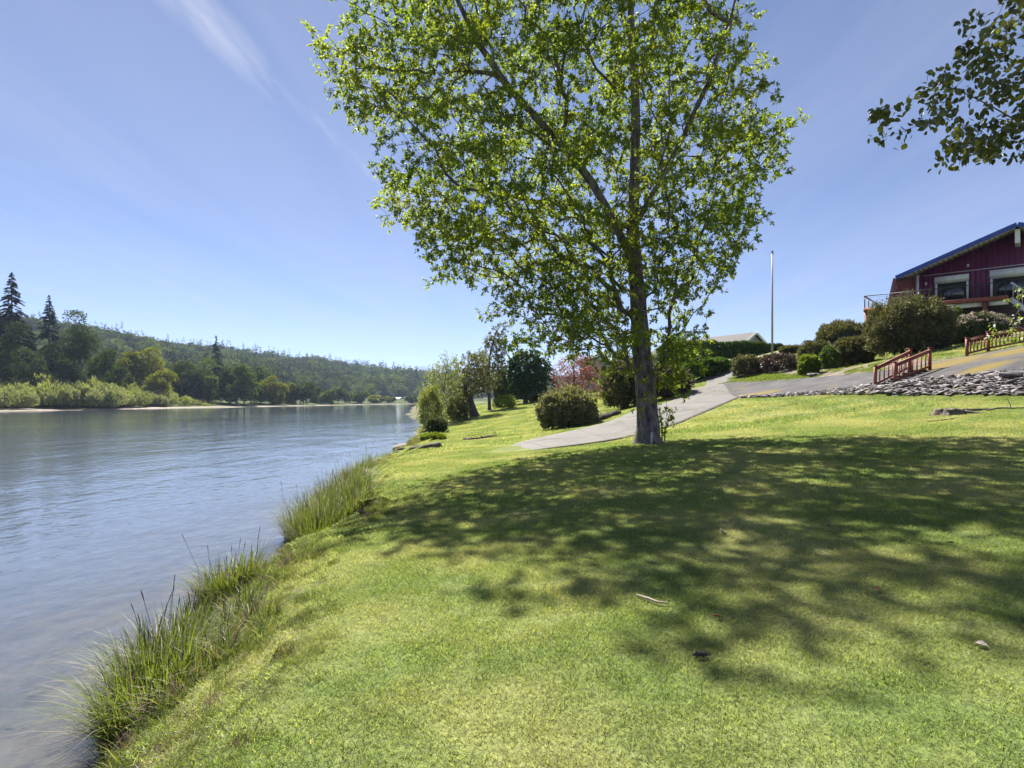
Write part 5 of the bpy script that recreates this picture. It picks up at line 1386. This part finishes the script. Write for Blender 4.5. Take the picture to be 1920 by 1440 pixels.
far = [  # px, top, distance, width px, material, label
    (14, 588, 192, 70, leaf_far_dk, 'dark leafy tree at the left edge behind the thicket'),
    (60, 640, 186, 62, leaf_far_dk, 'rounded dark tree behind the left end of the willow thicket'),
    (108, 600, 205, 54, leaf_far_dk, 'tall leafy tree in front of the second fir'),
    (150, 584, 204, 62, leaf_far_dk, 'tall open-crowned cottonwood with bare dark trunk at left'),
    (128, 668, 190, 60, leaf_far_dk, 'low dark tree at the foot of the tall cottonwood'),
    (196, 640, 222, 62, leaf_far, 'broad olive-green tree right of the tall cottonwood'),
    (215, 690, 210, 60, leaf_far, 'low green tree below the broad olive tree'),
    (246, 656, 242, 48, leaf_far_yel, 'yellowish tree in the middle of the left tree row'),
    (284, 648, 250, 60, leaf_far_yel, 'widest yellow-green maple above the thicket'),
    (300, 692, 236, 60, leaf_far_yel, 'bright yellow-green low tree above the thicket'),
    (335, 662, 272, 56, leaf_far, 'leafy tree left of the dark round shrub tree'),
    (364, 692, 268, 42, leaf_far_dk, 'dark round tree just above the thicket end'),
    (384, 660, 300, 46, leaf_far, 'pale leafy tree touching the lone spruce on its left'),
    (392, 705, 278, 36, leaf_far, 'small greyish tree in front of the lone spruce'),
    (432, 688, 345, 52, leaf_far, 'leafy tree touching the lone spruce on its right'),
    (458, 682, 350, 50, leaf_far, 'tallest rounded tree right of the lone spruce'),
    (470, 712, 338, 56, leaf_far_dk, 'dark low tree below the tallest rounded tree'),
    (488, 690, 356, 46, leaf_far, 'rounded tree third right of the lone spruce'),
    (512, 697, 366, 46, leaf_far_yel, 'light green tree closing the big rounded group'),
    (520, 722, 360, 34, leaf_far_yel, 'small yellow-green tree at the foot of the rounded group'),
    (545, 735, 395, 36, leaf_far_yel, 'low yellow-green bushes right of the rounded group'),
    (568, 712, 430, 42, leaf_far, 'round-topped tree standing alone by the far water'),
    (546, 716, 440, 34, leaf_far_yel, 'pale tree just left of the round-topped tree'),
    (592, 726, 450, 36, leaf_far, 'tree just right of the round-topped tree'),
    (612, 728, 465, 34, leaf_far, 'leafy tree below the three small spruces'),
    (634, 730, 480, 34, leaf_far_dk, 'dark leafy tree right below the three small spruces'),
    (655, 738, 500, 32, leaf_far, 'small tree on the far shore before the bend'),
    (676, 735, 515, 38, leaf_far, 'broad small tree on the far shore before the bend'),
    (705, 742, 535, 38, leaf_far_yel, 'light small tree on the far shore near the white house'),
    (728, 745, 560, 30, leaf_far_yel, 'lowest light tree left of the white house'),
    (774, 742, 590, 34, leaf_far, 'small tree right of the white house by the water'),
    (800, 738, 600, 40, leaf_far, 'far shore tree partly hidden by the near willow'),
]
for k, (px, tp_, d, w, mt_, lab) in enumerate(far):
    if px > 400:                                        # rows right of the spruce stand just behind the waterline
        ds = np.arange(200.0, 620.0, 2.0); ok = far_x(ds) - (px - CX) / F * ds
        d = float(np.interp(12 + (k % 3) * 6, ok, ds)) if ok[0] < 12 else d
    broad_tree('broadleaf_tree', lab, px, tp_, d, w, 500 + k, mt_, 7500 if d < 300 else 5000 if d < 400 else 2400, low=.3 if k in (3,) else -.12, group=G)

# willow thicket on the gravel bar
r = np.random.default_rng(601)
def thicket_proto(seed, mat):
    r = np.random.default_rng(seed)
    p, ld = bush_points(r, np.zeros(3), .55, .55, 1.0, 800, 26, .34, 2.0)
    v, f = leaf_set(r, p, ld * [.5, .5, 1] + [0, 0, .9], .15, .042, up=2, wild=.5)
    return mesh_np('thicket_shrub', v, [f], [mat])
pts, scl = [], []
for k in range(420):
    px = r.uniform(-140, 425); 
    t = r.uniform(0, 1)
    d0 = np.interp(px, [-140, 0, 200, 420], [135, 152, 180, 262]); d = d0 + 6 + t * np.interp(px, [-140, 420], [48, 30])
    top = np.interp(px, [-140, 0, 60, 110, 200, 300, 350, 400, 425], [716, 713, 708, 706, 716, 731, 740, 751, 756]) + r.uniform(-4, 6) + (1 - t) * np.interp(px, [0, 420], [26, 5])
    x = (px - CX) / F * d; z = H(x, d)
    h = CAMZ + (HY - top) / F * d - z
    if h < .5: continue
    pts.append((x, d, z - .1)); scl.append((max(h * .85, 2.5), max(h * .85, 2.5), h))
scatter('willow_thicket', pts, np.stack([0 * np.arange(len(pts)), 0 * np.arange(len(pts)), r.uniform(0, 6.28, len(pts))], 1), scl, r.integers(0, 3, len(pts)),
        [thicket_proto(611, leaf_thicket), thicket_proto(612, leaf_thicket), thicket_proto(613, leaf_willow)], 'pale green willow thicket behind the gravel bar', 'thicket')

# ------------------------------------------------------------------ hills
pxs = np.linspace(-700, 1900, 105)
sky_py = np.interp(pxs, [-700, -200, 0, 60, 175, 250, 330, 420, 520, 600, 700, 800, 900, 1100, 1400, 1900], [600, 605, 625, 632, 648, 660, 676, 682, 692, 697, 709, 718, 722, 728, 732, 737])
rd = np.interp(pxs, [-700, 0, 300, 600, 800, 1900], [900, 900, 1050, 1300, 1500, 1700])
fd = np.interp(pxs, [-700, 0, 300, 480, 600, 800, 1900], [330, 330, 380, 470, 640, 760, 900])
tt = np.linspace(0, 1.5, 34)
HV = []
def hill_pt(px, t):
    f0, r0 = np.interp(px, pxs, fd), np.interp(px, pxs, rd)
    zr = CAMZ + (HY - np.interp(px, pxs, sky_py)) / F * r0
    d = f0 + (r0 - f0) * t
    prof = np.where(t < 1, np.sin(np.clip(t, 0, 1) * np.pi / 2) ** 1.25, 1 - .25 * (t - 1))
    x = (px - CX) / F * d
    z = 1.0 + (zr - 1) * prof + 9 * (vnoise(x * .008, d * .006, 17) - .5) * np.clip(t * 2, 0, 1) * np.clip(np.abs(1 - t) * 3, .2, 1)
    return np.stack([x, d, z], -1)
PX, TT = np.meshgrid(pxs, tt)
V = hill_pt(PX, TT)
k = len(pxs); i = (np.arange(len(tt) - 1)[:, None] * k + np.arange(k - 1)[None, :]).ravel()
tag(link('hills', mesh_np('hills', V.reshape(-1, 3), [np.stack([i, i + 1, i + k + 1, i + k], 1)], [simple('hill_floor', (0.035, 0.05, 0.025), (0.02, 0.03, 0.016), .03, .95, 0)], smooth=True)), kind='structure')
r = np.random.default_rng(700)
protos = []
for k in range(3):
    v, f = conifer_leaves(np.random.default_rng(710 + k), 1.0, .17, 900, .02, 1.9); protos.append(mesh_np('hill_conifer', v, [f], [needle]))
for k in range(4):
    (v, f), _ = lobe_leaves(np.random.default_rng(720 + k), 1.0, .85, 700, .1, .02, 14); protos.append(mesh_np('hill_broadleaf', v, [f], [(leaf_far, leaf_far_dk, leaf_far, leaf_far_dk)[k]]))
n_ = 4200
px = r.uniform(-260, 1150, n_); t = np.concatenate([r.uniform(.02, 1.04, n_ - 1000), r.uniform(.95, 1.03, 1000)])
pp = hill_pt(px, t)
con = r.uniform(0, 1, n_) < np.where(t > .86, .72, .28) + .25 * (vnoise(px * .02, t * 5, 31) - .5)
hgt = np.where(con, r.uniform(20, 40, n_), r.uniform(15, 27, n_)) * np.interp(px, [-200, 300, 800], [.8, .9, 1.1])
idx = np.where(con, r.integers(0, 3, n_), r.integers(3, 7, n_))
wid = hgt * np.where(con, r.uniform(1.2, 1.7, n_), r.uniform(.9, 1.3, n_))
pp[:, 2] -= 1
scatter('hillside_wood', pp, np.stack([0 * t, 0 * t, r.uniform(0, 6.28, n_)], 1), np.stack([wid, wid, hgt], 1), idx, protos, 'dense mixed wood covering the distant hills', 'forest')

# ------------------------------------------------------------------ reeds on the near bank
def reed_clump(x, y, h, rad, n, seed, label, dry=.2):
    r = np.random.default_rng(seed); z = H(x, y)
    t = thing('reed_clump', label, 'reeds', (x, y, z), 0, 'reed clumps along the near bank')
    def blades(nb, h, w, bendk):
        a = r.uniform(0, 6.283, nb); q = rad * np.sqrt(r.uniform(0, 1, nb))
        p = np.stack([np.cos(a) * q, np.sin(a) * q, np.zeros(nb)], 1)
        p[:, 2] = height(x + p[:, 0], y + p[:, 1], False) - z - .03
        az = a + r.normal(size=nb) * .8; ln = r.uniform(.05, .5, nb); hh = h * r.uniform(.45, 1.1, nb)
        o = np.stack([np.cos(az), np.sin(az), 0 * az], 1); sd = np.stack([-np.sin(az), np.cos(az), 0 * az], 1)
        V, K = [], 6
        for k in range(K):
            tk = k / (K - 1)
            c_ = p + o * (hh * (ln * tk + bendk * ln * tk ** 3))[:, None] + np.array([0, 0, 1]) * (hh * (tk * (1 - .25 * ln) - .55 * bendk * ln * tk ** 3))[:, None]
            wk = w * (1 - tk ** 2 * .95) * r.uniform(.7, 1.2, nb) if k == 0 else w * (1 - tk ** 2 * .95)
            wk = np.broadcast_to(wk, (nb,))
            V += [c_ - sd * wk[:, None] / 2, c_ + sd * wk[:, None] / 2]
        V = np.stack(V, 1).reshape(-1, 3); b_ = np.arange(nb) * 2 * K
        return V, np.concatenate([np.stack([b_ + 2 * k, b_ + 2 * k + 1, b_ + 2 * k + 3, b_ + 2 * k + 2], 1) for k in range(K - 1)])
    v, f = blades(n, h, .0115, .9); link('blades', mesh_np('blades', v, [f], [reed_blade]), t)
    v, f = blades(int(n * dry) + 8, h * .95, .008, 1.3); link('dry_blades', mesh_np('dry_blades', v, [f], [reed_dry]), t)
    mb = MB()
    for k in range(max(3, n // 70)):
        a = r.uniform(0, 6.283); q = rad * r.uniform(0, .9); hh = h * r.uniform(.6, 1.3); ox, oy = r.normal(size=2) * .16 * hh
        b0 = np.array([math.cos(a) * q, math.sin(a) * q, 0]); b0[2] = H(x + b0[0], y + b0[1]) - z
        e_ = b0 + [ox, oy, hh]
        mb.tube([b0, (b0 + e_) / 2, e_], [.003, .0025, .002], 3, False)
        mb.tube([e_ - unit(e_ - b0) * .09, e_ - unit(e_ - b0) * .04, e_], [.0025, .0045, .0015], 4, False)
    mb.build('seed_stems', reed_dry, t)
rc = [(-2.35, 4.35, .4, .26, 300, 'tangle of dry and green blades at the lower left corner of the lawn'),
      (-2.2, 4.9, .26, .24, 170, 'small dry brown tuft on the muddy bank at the lower left'),
      (-2.55, 5.2, .4, .26, 300, 'dark half-dry tuft on the bank between the nearest reeds and the lawn'),
      (-2.85, 4.6, .8, .3, 900, 'tall dark reed clump nearest the camera at the water edge'),
      (-3.15, 5.3, .8, .34, 900, 'second reed clump from the camera with arching blades'),
      (-2.75, 5.9, .36, .24, 220, 'short broad-bladed clump behind the nearest reeds'),
      (-3.45, 6.0, .42, .26, 300, 'third reed clump from the camera along the bank'),
      (-3.75, 7.05, .42, .26, 320, 'reed clump just before the upright brown-tipped reeds'),
      (-3.7, 7.7, .72, .36, 760, 'upright brown-tipped reed clump beside the gap in the bank growth'),
      (-3.55, 10.75, .85, .36, 620, 'dense green reed clump at the near end of the long reed bed'),
      (-3.1, 11.2, .6, .4, 460, 'bright green reed clump on the lawn side of the reed bed'),
      (-4.05, 11.7, .95, .45, 760, 'purple-tipped reed clump on the water side of the reed bed'),
      (-3.55, 12.4, .8, .5, 640, 'short green reed clump behind the purple-tipped reeds'),
      (-4.2, 13.2, .95, .5, 700, 'reed clump in the middle of the long reed bed'),
      (-4.4, 14.8, .9, .5, 560, 'purplish reed clump past the middle of the reed bed'),
      (-4.5, 16.6, .8, .5, 440, 'reed clump towards the far end of the reed bed'),
      (-5.0, 18.6, .8, .5, 380, 'reed clump at the far end of the reed bed'),
      (-5.0, 21.2, .75, .5, 320, 'thin reed clump short of the log'),
      (-5.3, 23.4, .75, .5, 320, 'reed clump on the water side of the log')]
for k, q in enumerate(rc): reed_clump(*q[:5], 800 + k, q[5], .9 if k < 3 else .25 + .25 * (k % 3 == 2))

# ------------------------------------------------------------------ small things on the lawn and bank
def crooked(name, label, cat, pts, rads, mat, seed, n=7):
    r = np.random.default_rng(seed); p = curve2(pts, len(pts) * 4); p += r.normal(size=p.shape) * np.array(rads).mean() * .12
    rr = np.interp(np.linspace(0, 1, len(p)), np.linspace(0, 1, len(rads)), rads)
    c_ = p[0].copy(); mb = MB().tube(p - c_, rr, n)
    o = mb.build(name, mat, None, True, loc=tuple(c_)); return tag(o, label, cat)
def gz(x, y, dz=0.0): return (x, y, H(x, y) + dz)
# drift log at the bank
lx = [(-4.7, 23.6), (-4.1, 23.9), (-3.5, 24.0), (-2.9, 23.9)]
log = thing('drift_log', 'dark weathered log lying on the eroded bank at the end of the reeds', 'log', gz(-4.0, 23.9))
b0 = np.array(gz(-4.0, 23.9))
lp_ = np.array([np.array(gz(a, b_, .12)) - b0 for a, b_ in lx]); lp_[:, 2] = np.linspace(lp_[:, 2].min() + .05, lp_[:, 2].max() - .02, 4)
MB().tube(curve2(lp_, 14), np.interp(np.linspace(0, 1, 14), [0, .3, 1], [.13, .2, .15]), 10).build('log_body', wood_grey, log, True)
MB().tube(curve2([lp_[1], lp_[1] + [-.25, -.3, .12], lp_[1] + [-.5, -.45, .1]], 6), np.linspace(.09, .03, 6), 6).build('broken_limb', wood_grey, log, True)
# eroded stone block at the water's edge
def rock(name, label, x, y, sx, sy, sz, seed, mat, cat='rock', dz=0.0):
    r = np.random.default_rng(seed); d = rand_dirs(r, 60)
    import bmesh
    bm = bmesh.new()
    for q in d: bm.verts.new(q * np.array([sx, sy, sz]) * r.uniform(.85, 1.1))
    bmesh.ops.convex_hull(bm, input=bm.verts); 
    for v in [v for v in bm.verts if not v.link_faces]: bm.verts.remove(v)
    me = bpy.data.meshes.new(name); bm.to_mesh(me); bm.free(); me.materials.append(mat)
    return tag(link(name, me, loc=gz(x, y, dz)), label, cat)
stone_m = simple('river_stone', (0.2, 0.18, 0.155), (0.12, 0.105, 0.09), 4, .9, .4)
rock('bank_rock', 'pale flat rock at the water edge below the weeds', -6.2, 33.5, .6, .9, .28, 900, stone_m)
rock('bank_rock', 'small pale rock half in the water at the lower left', -2.95, 4.1, .22, .2, .08, 901, stone_m)
rock('bank_rock', 'dark broken rock on the slates near the right edge', *XY(1905, 20.3), .55, .3, .16, 902, slate_m, dz=.1)
rock('bank_rock', 'dark flat rock lying on the bed edge by the golden shrub', *XY(1527, 34.6), .5, .25, .12, 903, slate_m, dz=.08)
# eroded hollow in the far lawn: dark undercut turf edge
def turf_edge(name, label, pts, seed, hgt=.22):
    r = np.random.default_rng(seed); mb = MB(); c0 = np.array(gz(*pts[0]))
    t = thing(name, label, 'turf edge', tuple(c0))
    q = curve2([gz(*p) for p in pts], 16) - c0
    mb.tube(q + [0, 0, .02], np.full(16, hgt * .5) * r.uniform(.6, 1.2, 16), 6); mb.build('earth', simple('earth_' + str(seed), (0.07, 0.045, 0.03), (0.03, 0.02, 0.014), 9, .95, .8), t, True)
    p = np.repeat(q, 14, 0) + r.normal(size=(16 * 14, 3)) * .1 + [0, .05, hgt * .5]
    v, f = leaf_arrays(p, rand_dirs(r, len(p)) + [0, -.4, .4], rand_dirs(r, len(p)), .16, .02); link('grass_fringe', mesh_np('grass_fringe', v, [f], [grass_long]), t)['kind'] = 'stuff'
turf_edge('eroded_turf', 'dark eroded turf hollow in the lawn left of the drive', [XY(872, 28.5), XY(890, 27.6), XY(912, 27.8), XY(930, 28.6)], 31)
turf_edge('eroded_turf', 'dark earth ledge between the rhododendron and the drive', [XY(1112, 29.5), XY(1135, 30.6), XY(1160, 31.4)], 32, .5)
# stump with roots
sx_, sy_ = XY(1785, 16.4); s0 = np.array(gz(sx_, sy_))
stump = thing('tree_stump', 'low rotten tree stump in the lawn below the slates', 'stump', tuple(s0))
r = np.random.default_rng(41); K = 26
a = np.arange(K) / K * 6.283; rad = .40 * (1 + .18 * np.sin(a * 3 + 1) + .1 * np.sin(a * 7)); 
rings = [(-.1, 1.3), (.03, 1.12), (.1, 1.0), (.15, .97)]
V = np.concatenate([np.stack([np.cos(a) * rad * q, np.sin(a) * rad * q * .8, np.full(K, z) + (r.uniform(-.025, .03, K) if k == 3 else 0)], 1) for k, (z, q) in enumerate(rings)] + [np.stack([np.cos(a) * rad * .5, np.sin(a) * rad * .4, np.full(K, .06) + r.uniform(-.04, .02, K)], 1), np.array([[0, 0, .03]])])
i = np.arange(K); j = (i + 1) % K
link('stump_wood', mesh_np('stump_wood', V, [np.concatenate([np.stack([q * K + i, q * K + j, (q + 1) * K + j, (q + 1) * K + i], 1) for q in range(4)]), np.stack([4 * K + i, 4 * K + j, 0 * i + 5 * K], 1)], [wood_grey]), stump)
for k, aa in enumerate((.1, .5, 2.6, 4.0, 5.2)):
    e_ = 1.7 if k == 0 else r.uniform(.6, .9)
    pts = [np.array([math.cos(aa) * q, math.sin(aa) * q * .8, 0]) for q in (.3, .3 + (e_ - .3) * .5, e_)]
    for q, dz in zip(pts, (.06, .025, -.02)): q[2] = H(sx_ + q[0], sy_ + q[1]) - s0[2] + dz
    MB().tube(curve2(pts, 8), np.linspace(.06, .02, 8), 6).build('root', wood_grey, stump, True)
crooked('fallen_branch', 'pale curved dead branch on the lawn right of the stump', 'branch', [gz(*XY(1850, 16.2), .03), gz(*XY(1875, 16.2), .06), gz(*XY(1900, 16.0), .04), gz(*XY(1935, 15.8), .03)], [.02, .025, .02, .01], wood_grey, 42)
crooked('fallen_branch', 'thin twig standing up from the lawn at the right edge', 'branch', [gz(*XY(1897, 16.1), .0), gz(*XY(1892, 16.1), .2), gz(*XY(1885, 16.1), .42)], [.012, .008, .003], wood_grey, 43)
crooked('fallen_branch', 'thin grey stick on the lawn below the stump', 'branch', [gz(*XY(1738, 15.3), .02), gz(*XY(1765, 15.2), .02), gz(*XY(1792, 15.3), .02)], [.012, .016, .01], wood_grey, 44)
def lawn_d(px, py):
    d = np.linspace(2, 24, 800); x = (px - CX) / F * d
    zz = CAMZ + (HY - py) / F * d; hh = height(x, d, False); k = int(np.argmax(zz < hh)); return d[k]
def LP(px, py, dz=.02): d = lawn_d(px, py); return gz((px - CX) / F * d, d, dz)
crooked('fallen_stick', 'pale crooked stick on the sunlit lawn in the foreground', 'stick', [LP(1195, 1122, .022), LP(1215, 1130, .03), LP(1235, 1136, .026), LP(1253, 1139, .022)], [.008, .01, .009, .006], simple('pale_stick', (.42, .34, .27), (.28, .22, .17), 8, .8), 45, 6)
crooked('fallen_stick', 'short dark stick in the middle of the tree shadow', 'stick', [LP(1351, 995, .025), LP(1355, 1003, .03), LP(1362, 1006, .025)], [.007, .009, .006], wood_grey, 46, 6)
pc0 = np.array(LP(1313, 1236, .024))
pc = thing('pine_cone', 'dark cone lying on the lawn in the foreground', 'cone', tuple(pc0))
MB().tube([(-.045, 0, 0), (-.02, .005, .005), (.02, -.005, .005), (.05, 0, 0)], [.006, .015, .013, .005], 7).build('cone_core', bark_far, pc, True)
r = np.random.default_rng(47); q = r.uniform(-.04, .045, 40); dd_ = rand_dirs(r, 40) * [.3, 1, 1]
v, f = leaf_arrays(np.stack([q, 0 * q, 0 * q], 1) + unit(dd_) * .01, unit(dd_) + [.4, 0, 0], rand_dirs(r, 40), .014, .011); link('scales', mesh_np('scales', v, [f], [bark_far]), pc)
red_leaf = simple('dead_leaf_red', (.3, .07, .035), (.2, .045, .025), 6, .6, 0); pale_leaf = simple('dead_leaf_pale', (.55, .48, .42), (.42, .35, .3), 6, .7, 0)
purple_leaf = simple('dead_leaf_brown', (.2, .13, .12), (.13, .085, .08), 6, .7, 0)
for k, (px, py, mt_, lab) in enumerate([(1649, 1115, red_leaf, 'red fallen leaf in the shade near the right'), (1354, 1166, red_leaf, 'orange-red fallen leaf on the sunlit foreground lawn'), (1556, 985, red_leaf, 'red fallen leaf in the middle of the tree shadow'),
        (1828, 1214, pale_leaf, 'pale curled fallen leaf at the lower right'), (1752, 925, purple_leaf, 'brownish fallen leaf in the deep shade, left of a pair'), (1786, 927, purple_leaf, 'brownish fallen leaf in the deep shade, right of a pair'), (1789, 1023, purple_leaf, 'brown fallen leaf in the shade at the right'), (1508, 962, purple_leaf, 'brown fallen leaf right of the dark stick'), (1870, 967, purple_leaf, 'brown fallen leaf in shade near the right edge')]):
    o = link('fallen_leaf', mesh_np('fallen_leaf', BLv * [.06, .065, .16], [BLf], [mt_], smooth=True), loc=LP(px, py, .02), rot=(.3 - .1 * k % .5, .2, k * 1.3)); tag(o, lab, 'leaf', 'fallen leaves on the lawn')

# ------------------------------------------------------------------ air
m = bpy.data.materials.new('haze_air'); m.use_nodes = True
hn, hl_ = m.node_tree.nodes, m.node_tree.links
hn.remove(hn['Principled BSDF'])
pv = hn.new('ShaderNodeVolumePrincipled'); pv.inputs['Color'].default_value = (0.6, 0.74, 1.0, 1); pv.inputs['Density'].default_value = 0.00013; pv.inputs['Anisotropy'].default_value = 0.0
hl_.new(pv.outputs[0], hn['Material Output'].inputs['Volume'])
tag(MB().box(-2300, 2300, -400, 2500, -6, 260).build('haze', m), 'thin bluish haze over the river valley', 'haze', kind='stuff')
